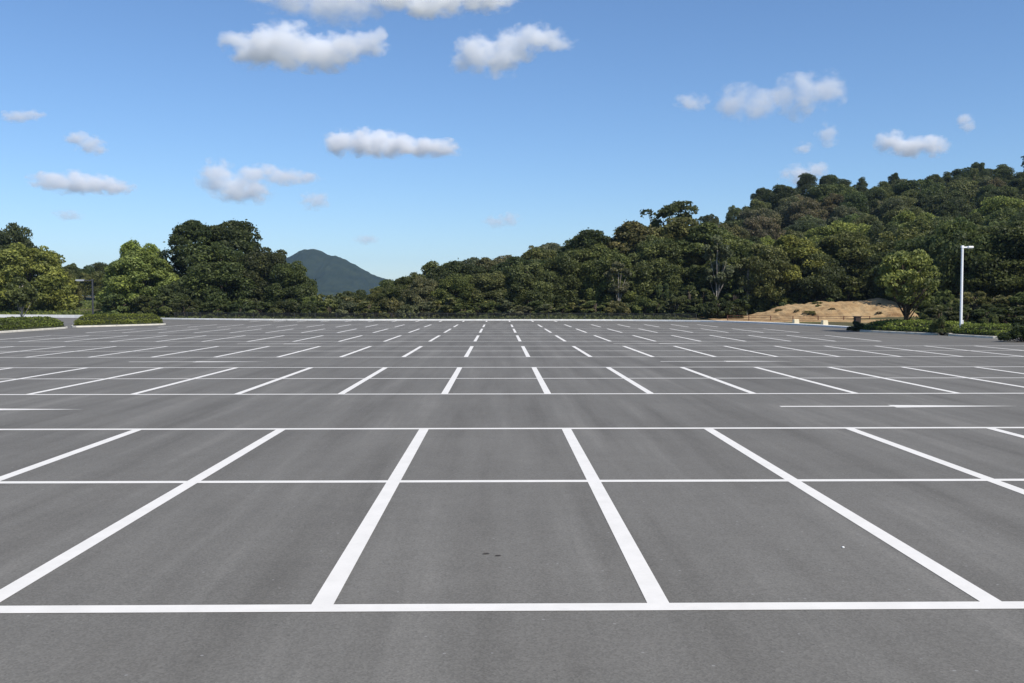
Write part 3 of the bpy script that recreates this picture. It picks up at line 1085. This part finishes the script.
def hedge(outline, inset, h, seed, color, label, leaf=0.13, dens=95, base=0.12):
    """clipped hedge filling an outline: twiggy core with a skin of leaves"""
    rng = np.random.default_rng(seed)
    xs = [p[0] for p in outline]
    ys = [p[1] for p in outline]
    x0, x1, y0, y1 = min(xs), max(xs), min(ys), max(ys)
    step = 0.28
    gx_, gy_ = np.meshgrid(np.arange(x0, x1 + step, step), np.arange(y0, y1 + step, step))

    def height(x, y):
        d = poly_dist_in(outline, x, y) - inset
        e = np.clip(d / 1.0, 0, 1)
        prof = np.sqrt(np.clip(1 - (1 - e) ** 2, 0, 1))
        nz = np.array([mnoise.noise(Vector((a * 0.7, b * 0.7, seed))) * 0.11 + mnoise.noise(Vector((a * 2.3, b * 2.3, seed + 4))) * 0.07 for a, b in zip(x.ravel(), y.ravel())]).reshape(x.shape)
        return np.where(d > 0, (h + nz) * prof, 0.0), d
    # core
    Hh, dd = height(gx_, gy_)
    ny_, nx_ = gx_.shape
    ev = np.stack([gx_.ravel(), gy_.ravel(), (np.maximum(Hh - 0.12, 0.0) + base - 0.02 * (Hh <= 0)).ravel()], 1)
    ef = []
    for j in range(ny_ - 1):
        for i in range(nx_ - 1):
            if (dd[j, i] > 0) or (dd[j, i + 1] > 0) or (dd[j + 1, i] > 0) or (dd[j + 1, i + 1] > 0):
                ef.append((j * nx_ + i, j * nx_ + i + 1, (j + 1) * nx_ + i + 1, (j + 1) * nx_ + i))
    used = sorted({k for f in ef for k in f})
    remap = {k: i for i, k in enumerate(used)}
    ev = ev[used]
    ef = [tuple(remap[k] for k in f) for f in ef]
    # leaves on top
    area = (x1 - x0) * (y1 - y0)
    n = int(area * dens)
    px_ = rng.uniform(x0, x1, n)
    py_ = rng.uniform(y0, y1, n)
    hh, d = height(px_, py_)
    ok = d > 0.0
    px_, py_, hh, d = px_[ok], py_[ok], hh[ok], d[ok]
    pz = base + hh * rng.uniform(0.9, 1.04, len(hh))
    Pt = np.stack([px_, py_, pz], 1)
    Nt = rng.normal(size=Pt.shape) * 0.6 + np.array([0, 0, 0.9])
    # leaves on the flanks
    S, NS = [], []
    no = len(outline)
    for i in range(no):
        a = Vector(outline[i]); b = Vector(outline[(i + 1) % no])
        t = (b - a)
        ln = t.length
        if ln < 1e-6: continue
        nn = Vector((-t.y, t.x)) / ln
        k = int(ln * h * dens * 1.5) + 1
        for _ in range(k):
            p = a + t * rng.random() + nn * (inset + rng.uniform(0, 0.22))
            S.append((p.x, p.y, base + h * rng.uniform(0.02, 0.5)))
            NS.append((-nn.x, -nn.y, 0.3))
    Ps = np.array(S)
    Ns = np.array(NS) + rng.normal(size=Ps.shape) * 0.6
    P = np.concatenate([Pt, Ps])
    Nn = np.concatenate([Nt, Ns])
    tone = np.clip(rng.normal(0.5, 0.22, len(P)), 0, 1)
    me = leaf_mesh('hedge_leaves', P, Nn, leaf, rng, tone, [M_LEAF, M_HEDGECORE], (ev, ef))
    o = link('hedge', me)
    o.color = (*color, 1)
    tag(o, label, 'hedge', 'clipped hedges on the planting islands')
    return o


# left islands
L1 = outline([(-34.5, 54), (-34.5, 70), (-34.75, 79.5), (-38.0, 81.0), (-40.5, 70), (-40, 54)])
closed_island('planting_island', L1, 0.13, 'kerbed planting island at the left edge')
hedge(L1, 0.3, 0.78, 31, (0.104, 0.124, 0.024), 'low clipped hedge on the kerbed island cut off by the left edge')
L2 = outline([(-35.7, 81.0), (-33.2, 85.2), (-30.6, 90.2), (-33.0, 94.0), (-36.0, 91.5), (-38.2, 87.5)])
closed_island('planting_island', L2, 0.13, 'kerbed planting island at the foot of the grey lamp post')
hedge(L2, 0.3, 0.86, 32, (0.112, 0.134, 0.024), 'low clipped hedge around the foot of the grey lamp post')
# right islands
R1 = outline([(25.9, 70.2), (27.2, 66.4), (28.75, 62.3), (32.6, 63.6), (31.6, 68), (30.0, 72.4)])
closed_island('planting_island', R1, 0.13, 'kerbed planting island under the multi-stemmed tree')
hedge(R1, 0.25, 0.70, 33, (0.160, 0.182, 0.034), 'clipped hedge under the multi-stemmed island tree')
R2 = outline([(28.75, 62.1), (29.1, 59.5), (29.45, 57.0), (33.0, 58.2), (32.7, 63.3)])
closed_island('planting_island', R2, 0.13, 'kerbed planting island under the white lamp post')
hedge(R2, 0.25, 0.66, 34, (0.150, 0.172, 0.034), 'clipped hedge around the foot of the white lamp post')

put_tree('garden', 29.0, 68.2, gz(250, 68.2) - 0.1, 62 * 68.2 / F, 'pale', 'multi-stemmed leafy tree standing in the right-hand hedge', name='ornamental_tree', z=0.08, jitter=0.01, rz=0.6)
put_tree('low_bush', 28.9, 52.6, 1.15, 3.0, 'dark', 'dark low bush at the right picture edge beside the driveway', 'shrub', name='bush', z=0.0, jitter=0.02)
put_tree('low_bush', 31.5, 53.4, 1.5, 3.8, 'dark', 'second dark bush cut off by the right picture edge', 'shrub', name='bush', z=0.0, jitter=0.02)
for x, y, h, w, lb in ((28.9, 62.6, 1.15, 1.5, 'small loose shrub in the gap between the two right-hand hedges'),
                       (30.9, 60.6, 1.25, 1.5, 'small light green shrub right beside the white lamp post')):
    put_tree('low_bush', x, y, h, w, 'mid', lb, 'shrub', name='bush', z=0.1, jitter=0.02)

put_tree('low_bush', gx(858, 70.8), 70.8, 0.72, 1.5, 'dark', 'small bush coloured dark as the shaded hedge end before the brown box', 'shrub', name='bush', z=0.0, jitter=0.02)  # added bush, its dark tone stands in for shade on the hedge end

# driveway opening on the right
bm = bmesh.new()
f = bm.faces.new([bm.verts.new(p) for p in ((30.3, 54.0, 0.006), (46, 60.0, 0.006), (46, 64.5, 0.006), (33.2, 60.2, 0.006), (30.5, 56.9, 0.006))])
o = link('driveway', mesh_bm('driveway', bm), None, [M_PALE])
tag(o, 'pale driveway opening at the right of the car park', None, None, 'structure')

# dark box at the end of the right hedge
root = empty('utility_box', (gx(859, 74.5), 74.5, 0.0), R(12))
tag(root, 'dark brown box standing at the left end of the right-hand hedge', 'utility box')
bm = bmesh.new(); bx(bm, (0, 0, 0.52), (0.44, 0.34, 0.94), 0, 0.015)
link('cabinet', mesh_bm('cabinet', bm), root, [M_BROWNBOX])
bm = bmesh.new(); bx(bm, (0, 0, 1.02), (0.52, 0.42, 0.06), 0, 0.012)
link('lid', mesh_bm('lid', bm), root, [M_BROWNBOX])
bm = bmesh.new(); bx(bm, (0, 0, 0.025), (0.56, 0.46, 0.05), 0, 0.01)
link('base', mesh_bm('base', bm), root, [M_KERB])

# two dry leaves and a pebble on the asphalt
def ground_px(px, py):
    th = math.atan((py - 341.5) / F) + math.atan((341.5 - HZ) / F)
    d = EYE / math.tan(th)
    return (px - VPX) * (d + 0.1) / F, d


LEAVES = [(486, 554, 0.07, 0.3, 'flat dry leaf in the middle front bay, left one of the close pair'), (498, 556, 0.06, 0.1, 'flat dry leaf in the middle front bay, right one of the close pair')]
for px, py, ln, rz, lb in LEAVES:
    x, d = ground_px(px, py)
    bm = bmesh.new()
    n = 7
    L_, R_, M_ = [], [], []
    for i in range(n):
        t = i / (n - 1)
        w = ln * 0.24 * math.sin(math.pi * min(1, t * 0.92 + 0.04)) ** 0.8
        zc = 0.004 + ln * 0.05 * math.sin(math.pi * t)
        M_.append(bm.verts.new((ln * (t - 0.5), 0, zc)))
        L_.append(bm.verts.new((ln * (t - 0.5), w, zc + w * 0.12)))
        R_.append(bm.verts.new((ln * (t - 0.5), -w, zc + w * 0.08)))
    for i in range(n - 1):
        bm.faces.new((M_[i], M_[i + 1], L_[i + 1], L_[i]))
        bm.faces.new((R_[i], R_[i + 1], M_[i + 1], M_[i]))
    o = link('dry_leaf', mesh_bm('dry_leaf', bm, True), None, [M_LEAFDRY])
    o.location = (x, d, 0.0)
    o.rotation_euler = (0, 0, rz)
    tag(o, lb, 'leaf', 'dry leaves on the asphalt')
x, d = ground_px(844, 549)
bm = bmesh.new()
bmesh.ops.create_icosphere(bm, subdivisions=3, radius=0.013)
for v in bm.verts:
    v.co *= 1 + 0.25 * mnoise.noise(v.co * 40)
    v.co.z *= 0.6
o = link('pebble', mesh_bm('pebble', bm, True), None, [M_KERB])
o.location = (x, d, 0.006)
tag(o, 'pale pebble lying in the right front bay', 'pebble')

# cream blocks
for px, d, lb in ((797, 90.5, 'cream concrete block on the kerb below the sandy bank, nearer its left tip'),
                  (826, 85.8, 'cream concrete block on the kerb nearer the right-hand hedge')):
    x = gx(px, d)
    bm = bmesh.new()
    V = [(-0.29, -0.2, 0), (0.29, -0.2, 0), (0.29, 0.2, 0), (-0.29, 0.2, 0), (-0.25, -0.15, 0.5), (0.25, -0.15, 0.5), (0.25, 0.15, 0.5), (-0.25, 0.15, 0.5)]
    vs = [bm.verts.new(v) for v in V]
    for fc in ((3, 2, 1, 0), (4, 5, 6, 7), (0, 1, 5, 4), (1, 2, 6, 5), (2, 3, 7, 6), (3, 0, 4, 7)):
        bm.faces.new([vs[k] for k in fc])
    bmesh.ops.bevel(bm, geom=bm.edges[:], offset=0.025, segments=2, affect='EDGES')
    o = link('concrete_block', mesh_bm('concrete_block', bm), None, [M_CREAM])
    o.location = (x, d, 0.0)
    o.rotation_euler = (0, 0, R(18))
    tag(o, lb, 'concrete block', 'cream concrete blocks')


# ------------------------------------------------------------------ lamp posts
def lamp_post(x, y, h, r, arm, sgn, mat, headmat, label, z=0.1, square=False):
    root = empty('lamp_post', (x, y, z))
    tag(root, label, 'lamp post', 'lamp posts of the car park')
    bm = bmesh.new()
    tube(bm, [(0, 0, 0), (0, 0, h * 0.5), (0, 0, h)], [r * 1.1, r, r * 0.9], 16)
    link('pole', mesh_bm('pole', bm, False), root, [mat])
    bm = bmesh.new()
    bx(bm, (0, 0, 0.02), (r * 4.4, r * 4.4, 0.04), 0, 0.008)
    for a in range(4):
        tube(bm, [(math.cos(a * 1.5708 + 0.785) * r * 2.4, math.sin(a * 1.5708 + 0.785) * r * 2.4, 0.03), (math.cos(a * 1.5708 + 0.785) * r * 2.4, math.sin(a * 1.5708 + 0.785) * r * 2.4, 0.09)], [0.02, 0.02], 6)
    link('base_plate', mesh_bm('base_plate', bm), root, [mat])
    bm = bmesh.new()
    bx(bm, (r * 1.6, -0.0, 0.75), (r * 0.5, r * 0.9, 0.32), 0, 0.006)
    link('access_door', mesh_bm('access_door', bm), root, [mat])
    bm = bmesh.new()
    al = arm * 0.62
    bx(bm, (sgn * al / 2, 0, h - 0.06), (al, 0.09, 0.09), 0, 0.012)
    bx(bm, (0, 0, h - 0.03), (r * 2.05, r * 2.05, 0.16), 0, 0.015)
    link('arm', mesh_bm('arm', bm), root, [mat])
    bm = bmesh.new()
    hl = arm * 0.5
    bx(bm, (sgn * (arm - hl / 2), 0, h - 0.045), (hl, 0.3, 0.13), 0, 0.03)
    hd = link('lamp_head', mesh_bm('lamp_head', bm), root, [headmat])
    bm = bmesh.new()
    bx(bm, (sgn * (arm - hl / 2), 0, h - 0.121), (hl * 0.8, 0.22, 0.02), 0, 0.004)
    link('lens', mesh_bm('lens', bm), hd, [M_LENS])
    return root


lamp_post(gx(964, 61.6), 61.6, gz(246.3, 61.6) - 0.1, 0.078, 0.66, 1, M_WHITE, M_WHITE, 'white lamp post with short right-pointing arm in the right-hand hedge')
lamp_post(gx(95.5, 87.0), 87.0, gz(280, 87.0) - 0.1, 0.075, 1.45, -1, M_GREY, M_LGREY, 'dark grey lamp post with left-pointing arm in the left hedge')


# ------------------------------------------------------------------ fences
def fence(name, pts, post_h, post_w, rails, rail_r, step, mat, label, zfun, slat=None, base_h=0.0):
    root = empty(name, (pts[0][0], pts[0][1], 0))
    tag(root, label, 'fence')
    line = resample(pts, step)
    ox, oy = pts[0]
    tops = []
    for p in line:
        z = zfun(*p)
        bm = bmesh.new()
        bx(bm, (p[0] - ox, p[1] - oy, z + post_h / 2 - 0.1), (post_w, post_w, post_h + 0.2), 0, 0.008)
        link('post', mesh_bm('post', bm), root, [mat])
        tops.append((p[0] - ox, p[1] - oy, z))
    for rh in rails:
        bm = bmesh.new()
        tube(bm, [(a, b, z + rh) for a, b, z in tops], [rail_r] * len(tops), 6)
        link('rail', mesh_bm('rail', bm), root, [mat])
    if slat:
        bm = bmesh.new()
        for (a, b) in zip(tops[:-1], tops[1:]):
            k = int(math.dist(a, b) / slat)
            for i in range(1, k):
                t = i / k
                x, y, z = (a[0] + (b[0] - a[0]) * t, a[1] + (b[1] - a[1]) * t, a[2] + (b[2] - a[2]) * t)
                bx(bm, (x, y, z + post_h * 0.5), (0.022, 0.022, post_h * 0.9))
        link('bar_panel', mesh_bm('bar_panel', bm), root, [mat])
    return root


fl = smooth_poly([(21.6, 105.4), (13.0, 109.8), (0.5, 110.6), (-25, 111.6), (-39.4, 118.2)], 1)
zf = lambda x, y: 0.0
fence('fence', fl, 0.85, 0.07, (0.12, 0.80), 0.022, 2.3, M_DARKF, 'low dark slatted metal fence behind the far kerb', zf, 0.115)
fence('fence', [(24.6, 103.6), (30.5, 99.8), (37.5, 97.2)], 0.68, 0.08, (0.22, 0.44, 0.64), 0.026, 2.5, M_BROWNF, 'brown rail fence in front of the sandy bank', zf)

# ------------------------------------------------------------------ rough grass behind the left kerb (nobody could count it)
rng = np.random.default_rng(77)


def grass(name, cand, size, color, label, zoff=0.12):
    x, y = cand[:, 0], cand[:, 1]
    od = lot_dist(x, y)
    ok = od > 0.8
    x, y = x[ok], y[ok]
    z = terrain(x, y) + zoff * rng.uniform(0.3, 2.2, len(x))
    P = np.stack([x, y, z], 1)
    Nn = rng.normal(size=P.shape) * np.array([1, 1, 0.5])
    me = leaf_mesh(name, P, Nn, size, rng, np.clip(rng.normal(0.5, 0.25, len(P)), 0, 1), [M_LEAF])
    o = link(name, me)
    o.color = (*color, 1)
    tag(o, label, None, None, 'stuff')


c = np.stack([rng.uniform(-110, -30, 26000), rng.uniform(115, 200, 26000)], 1)
grass('rough_grass', c, 0.42, (0.115, 0.135, 0.036), 'rough yellow-green grass slope beyond the left kerb')
c = np.stack([rng.uniform(-40, 21, 12000), rng.uniform(104, 124, 12000)], 1)
grass('weeds', c, 0.32, (0.075, 0.085, 0.032), 'weeds and ground cover between far kerb and trees')
c = np.stack([rng.uniform(40.5, 75, 6000), rng.uniform(68, 100, 6000)], 1)
grass('dry_grass', c, 0.30, (0.12, 0.10, 0.04), 'dry grass on the shaded bank at the right')


# ------------------------------------------------------------------ distant mountain
def build_mountain():
    D = 2500.0
    prof = [(-200, 300), (60, 293), (160, 286), (220, 278), (262, 267), (285, 257.5), (292, 253.5), (300, 249.3), (305, 247.4), (311, 247.3), (317, 249.3), (322, 252.3), (328, 254.6), (334, 255),
            (340, 257.5), (347, 261.5), (356, 266.5), (368, 273), (380, 276.8), (393, 280), (405, 284), (430, 290), (480, 295), (560, 299), (700, 301)]
    pxs = np.array([p[0] for p in prof], float) + 6.0
    zz = np.array([gz(p[1], D) for p in prof])
    nx, ny = 520, 60
    xs = np.linspace(gx(-150, D), gx(640, D), nx)
    ys = np.linspace(D - 700, D + 700, ny)
    V, Fc = [], []
    for y in ys:
        k = math.exp(-((y - D) / 330.0) ** 2)
        for x in xs:
            px = VPX + F * x / D
            z = np.interp(px, pxs, zz)
            n = mnoise.noise(Vector((x * 0.006, y * 0.006, 0))) * 5 + mnoise.noise(Vector((x * 0.03, y * 0.03, 4))) * 3.0 + mnoise.noise(Vector((x * 0.11, y * 0.11, 8))) * 3.2
            edge = abs(y - D) / 700
            V.append((x, y, z * k + n * (0.55 if abs(y - D) < 30 else 1.0) * (1 if k > 0.1 else k * 10) - 6 - 4 * edge))
    for j in range(ny - 1):
        for i in range(nx - 1):
            Fc.append((j * nx + i, j * nx + i + 1, (j + 1) * nx + i + 1, (j + 1) * nx + i))
    o = link('mountain', mesh_np('mountain', V, Fc, False), None, [M_MOUNT])
    tag(o, 'distant bluish wooded mountain', None, None, 'structure')


build_mountain()


# ------------------------------------------------------------------ haze: the air between here and the mountain
def build_haze():
    bm = bmesh.new()
    bx(bm, (0, 0, 84.0), (8600, 8600, 196.0))
    m, nt, out = new_mat('haze_air')
    v = N(nt, 'ShaderNodeVolumePrincipled')
    v.inputs['Color'].default_value = (0.50, 0.71, 1.0, 1)
    v.inputs['Density'].default_value = HAZE
    v.inputs['Anisotropy'].default_value = 0.1
    L(nt, v.outputs[0], out.inputs['Volume'])
    o = link('haze', mesh_bm('haze', bm), None, [m])
    tag(o, 'thin bluish air over the whole place', None, None, 'stuff')


HAZE = 0.8e-4
build_haze()


# ------------------------------------------------------------------ clouds
def cloud_mat(name, puffs, dens, unit, seed):
    """vapour: soft puffs frayed by noise; puffs are (centre, radii) in the cloud's own metres"""
    m, nt, out = new_mat(name)
    v = N(nt, 'ShaderNodeVolumePrincipled')
    v.inputs['Color'].default_value = (1, 1, 1, 1)
    v.inputs['Anisotropy'].default_value = 0.0
    tc = N(nt, 'ShaderNodeTexCoord')
    pos = tc.outputs['Object']
    cur = None
    for c, r in puffs:
        d = N(nt, 'ShaderNodeVectorMath', operation='SUBTRACT')
        L(nt, pos, d.inputs[0]); d.inputs[1].default_value = c
        e = N(nt, 'ShaderNodeVectorMath', operation='DIVIDE')
        L(nt, d.outputs[0], e.inputs[0]); e.inputs[1].default_value = r
        ln = N(nt, 'ShaderNodeVectorMath', operation='LENGTH')
        L(nt, e.outputs[0], ln.inputs[0])
        f = N(nt, 'ShaderNodeMath', operation='SUBTRACT')
        f.inputs[0].default_value = 1.0
        L(nt, ln.outputs['Value'], f.inputs[1])
        if cur is None:
            cur = f.outputs[0]
        else:
            mx = N(nt, 'ShaderNodeMath', operation='SMOOTH_MAX')
            L(nt, cur, mx.inputs[0]); L(nt, f.outputs[0], mx.inputs[1]); mx.inputs[2].default_value = 0.15
            cur = mx.outputs[0]
    mp = N(nt, 'ShaderNodeMapping')
    mp.inputs['Location'].default_value = (seed * 3.7, seed * 1.3, 0)
    mp.inputs['Scale'].default_value = (1 / unit, 1 / unit, 1.35 / unit)
    L(nt, pos, mp.inputs['Vector'])
    n = noise_tex(nt, mp.outputs[0], 1.5, 5, 0.6)
    k = N(nt, 'ShaderNodeMath', operation='MULTIPLY_ADD')
    L(nt, n, k.inputs[0]); k.inputs[1].default_value = 2.3; k.inputs[2].default_value = -1.15
    ad = N(nt, 'ShaderNodeMath', operation='ADD')
    L(nt, cur, ad.inputs[0]); L(nt, k.outputs[0], ad.inputs[1])
    mr = N(nt, 'ShaderNodeMapRange')
    mr.interpolation_type = 'SMOOTHSTEP'
    mr.inputs['From Min'].default_value = 0.12
    mr.inputs['From Max'].default_value = 0.72
    mr.inputs['To Min'].default_value = 0.0
    mr.inputs['To Max'].default_value = dens
    L(nt, ad.outputs[0], mr.inputs['Value'])
    L(nt, mr.outputs[0], v.inputs['Density'])
    L(nt, v.outputs[0], out.inputs['Volume'])
    return m


def cloud(puffs, od, label, seed=0, alt=1000.0):
    """a small cumulus about alt metres up, from puffs (column, row, half width, half height) and how opaque it is"""
    rg = random.Random(seed * 7 + 3)
    x0 = min(p[0] - p[2] for p in puffs); x1 = max(p[0] + p[2] for p in puffs)
    y0 = min(p[1] - p[3] for p in puffs); y1 = max(p[1] + p[3] for p in puffs)
    cx, cy = (x0 + x1) / 2, (y0 + y1) / 2
    D = alt * F / (HZ - cy)
    k = D / F
    P = []
    for (px, py, rx, ry) in puffs:
        dep = (rx + ry) / 2
        P.append((((px - cx) * k, rg.uniform(-0.3, 0.3) * dep * k, (cy - py) * k), (rx * k * 1.35, dep * k * 1.35, ry * k * 1.35)))
    H = sum(p[3] for p in puffs) / len(puffs) * 2 * k
    bm = bmesh.new()
    for c, r in P:
        bmesh.ops.create_icosphere(bm, subdivisions=3, radius=1.0, matrix=Matrix.Translation(c) @ Matrix.Diagonal((r[0] * 1.04, r[1] * 1.04, r[2] * 1.04, 1)))
    o = link('cloud', mesh_bm('cloud', bm), None, [cloud_mat('cloud_vapour', P, od * 0.5 / H, H, seed)])
    o.location = (gx(cx, D), D, gz(cy, D))
    md = o.modifiers.new('union', 'REMESH')
    md.mode = 'VOXEL'
    md.voxel_size = H / 14
    tag(o, label, 'cloud', 'small white clouds')
    return o


CLOUDS = [
    ([(272, -3, 24, 10), (300, 0, 38, 16), (342, 6, 44, 18), (385, 2, 36, 14)], 2.2, 'greyish cloud at the top picture edge, left of its brighter neighbour'),
    ([(405, 2, 30, 10), (440, 4, 38, 13), (478, 0, 34, 12), (425, 12, 24, 9)], 4.0, 'bright cloud at the top picture edge above the sky middle'),
    ([(240, 44, 18, 7), (262, 52, 28, 17), (290, 51, 32, 19), (320, 54, 32, 16), (346, 53, 24, 13), (370, 47, 17, 12), (382, 40, 8, 7)], 5.0, 'long puffy cloud just below the greyish cloud at the top edge'),
    ([(462, 66, 12, 9), (478, 58, 20, 17), (498, 62, 22, 16), (515, 48, 22, 14), (535, 42, 24, 12), (557, 48, 18, 6)], 4.0, 'slanting cloud with a thin right tail near the top middle'),
    ([(344, 144, 19, 12), (370, 145, 26, 12), (385, 141, 18, 9), (402, 148, 28, 10), (428, 149, 24, 8), (446, 150, 14, 8)], 5.5, 'flat-based bright cloud above the gap right of the big tree clump'),
    ([(222, 179, 18, 15), (240, 190, 25, 13), (257, 192, 18, 11), (262, 175, 24, 8), (290, 179, 24, 7), (309, 179, 14, 6)], 3.2, 'two-lobed cloud directly above the big dark tree clump'),
    ([(315, 202, 13, 8), (322, 199, 8, 6)], 1.8, 'tiny cloud at the lower right of the two-lobed cloud'),
    ([(56, 182, 17, 8), (80, 184, 25, 10), (105, 186, 22, 8), (124, 190, 14, 6)], 4.0, 'long low cloud at the left above the pale green tree'),
    ([(85, 141, 12, 6), (95, 147, 13, 8), (105, 153, 8, 5)], 2.6, 'small slanting cloud above the long low one at left'),
    ([(25, 120, 15, 5), (38, 118, 12, 5)], 1.8, 'faint wispy cloud near the left picture edge'),
    ([(690, 104, 15, 8)], 2.0, 'faint wisp left of the cloud pair over the hill'),
    ([(735, 104, 19, 17), (752, 108, 18, 14), (766, 101, 12, 14)], 2.6, 'left cloud of the pair high over the wooded hill'),
    ([(786, 96, 14, 16), (802, 98, 19, 20), (825, 92, 17, 16), (838, 86, 8, 8)], 2.8, 'right cloud of the pair high over the wooded hill'),
    ([(826, 135, 10, 10), (829, 140, 8, 7)], 2.0, 'small round cloud below the right cloud of the pair'),
    ([(802, 149, 9, 5)], 1.6, 'very small cloud just above the level hilltop'),
    ([(800, 175, 18, 9), (815, 171, 12, 8)], 2.6, 'cloud partly hidden behind the level hilltop'),
    ([(889, 142, 13, 10), (908, 147, 23, 9), (930, 147, 15, 9)], 5.0, 'bright flat-based cloud at the right above the hilltop'),
    ([(963, 121, 7, 8), (968, 127, 6, 6)], 2.6, 'small upright cloud nearest the right picture edge'),
    ([(495, 222, 11, 6), (508, 220, 12, 6)], 1.5, 'faint pinkish wisp low in the middle of the sky'),
    ([(72, 216, 13, 5)], 1.0, 'faint wisp low at the left above the grey lamp post'),
    ([(367, 240, 12, 5)], 1.1, 'faint wisp just above the right slope of the mountain'),
]
for i, (pf, od, lb) in enumerate(CLOUDS):
    cloud(pf, od, lb, i + 1)

# ------------------------------------------------------------------ light
SUN_EL, SUN_AZ = R(48), R(138)       # azimuth clockwise from straight ahead (+Y): right, a little behind the camera
sun = bpy.data.lights.new('sun', 'SUN')
sun.energy = 4.5
sun.angle = R(0.53)
sun.color = (1.0, 0.955, 0.89)
so = bpy.data.objects.new('sun', sun)
COL.objects.link(so)
dirv = Vector((math.sin(SUN_AZ) * math.cos(SUN_EL), math.cos(SUN_AZ) * math.cos(SUN_EL), math.sin(SUN_EL)))
so.rotation_euler = dirv.to_track_quat('Z', 'Y').to_euler()
so.location = (60, -20, 80)

w = bpy.data.worlds.new('World')
scn.world = w
w.use_nodes = True
nt = w.node_tree
nt.nodes.clear()
wo = nt.nodes.new('ShaderNodeOutputWorld')
bg = nt.nodes.new('ShaderNodeBackground')
sky = nt.nodes.new('ShaderNodeTexSky')
sky.sky_type = 'NISHITA'
sky.sun_disc = False
sky.sun_elevation = SUN_EL
sky.sun_rotation = SUN_AZ
sky.altitude = 200
sky.air_density = 1.0
sky.dust_density = 0.3
sky.ozone_density = 8.3
nt.links.new(sky.outputs[0], bg.inputs['Color'])
bg.inputs['Strength'].default_value = 0.122
nt.links.new(bg.outputs[0], wo.inputs['Surface'])

# ------------------------------------------------------------------ camera
cam = bpy.data.cameras.new('camera')
cam.sensor_width = 36.0
cam.lens = 36.0 * F / 1024.0
cam.clip_end = 60000
cam.clip_start = 0.1
co = bpy.data.objects.new('camera', cam)
COL.objects.link(co)
co.location = (0, 0, EYE)
co.rotation_euler = (R(90) - math.atan((341.5 - HZ) / F), 0, -math.atan((512 - VPX) / F))
scn.camera = co

# ------------------------------------------------------------------ render settings
scn.view_settings.view_transform = 'Standard'
scn.view_settings.look = 'None'
scn.view_settings.exposure = 0.2
scn.view_settings.gamma = 1.0
cy = scn.cycles
cy.max_bounces = 20
cy.diffuse_bounces = 3
cy.glossy_bounces = 2
cy.transmission_bounces = 4
cy.volume_bounces = 20
cy.transparent_max_bounces = 16
cy.use_denoising = True
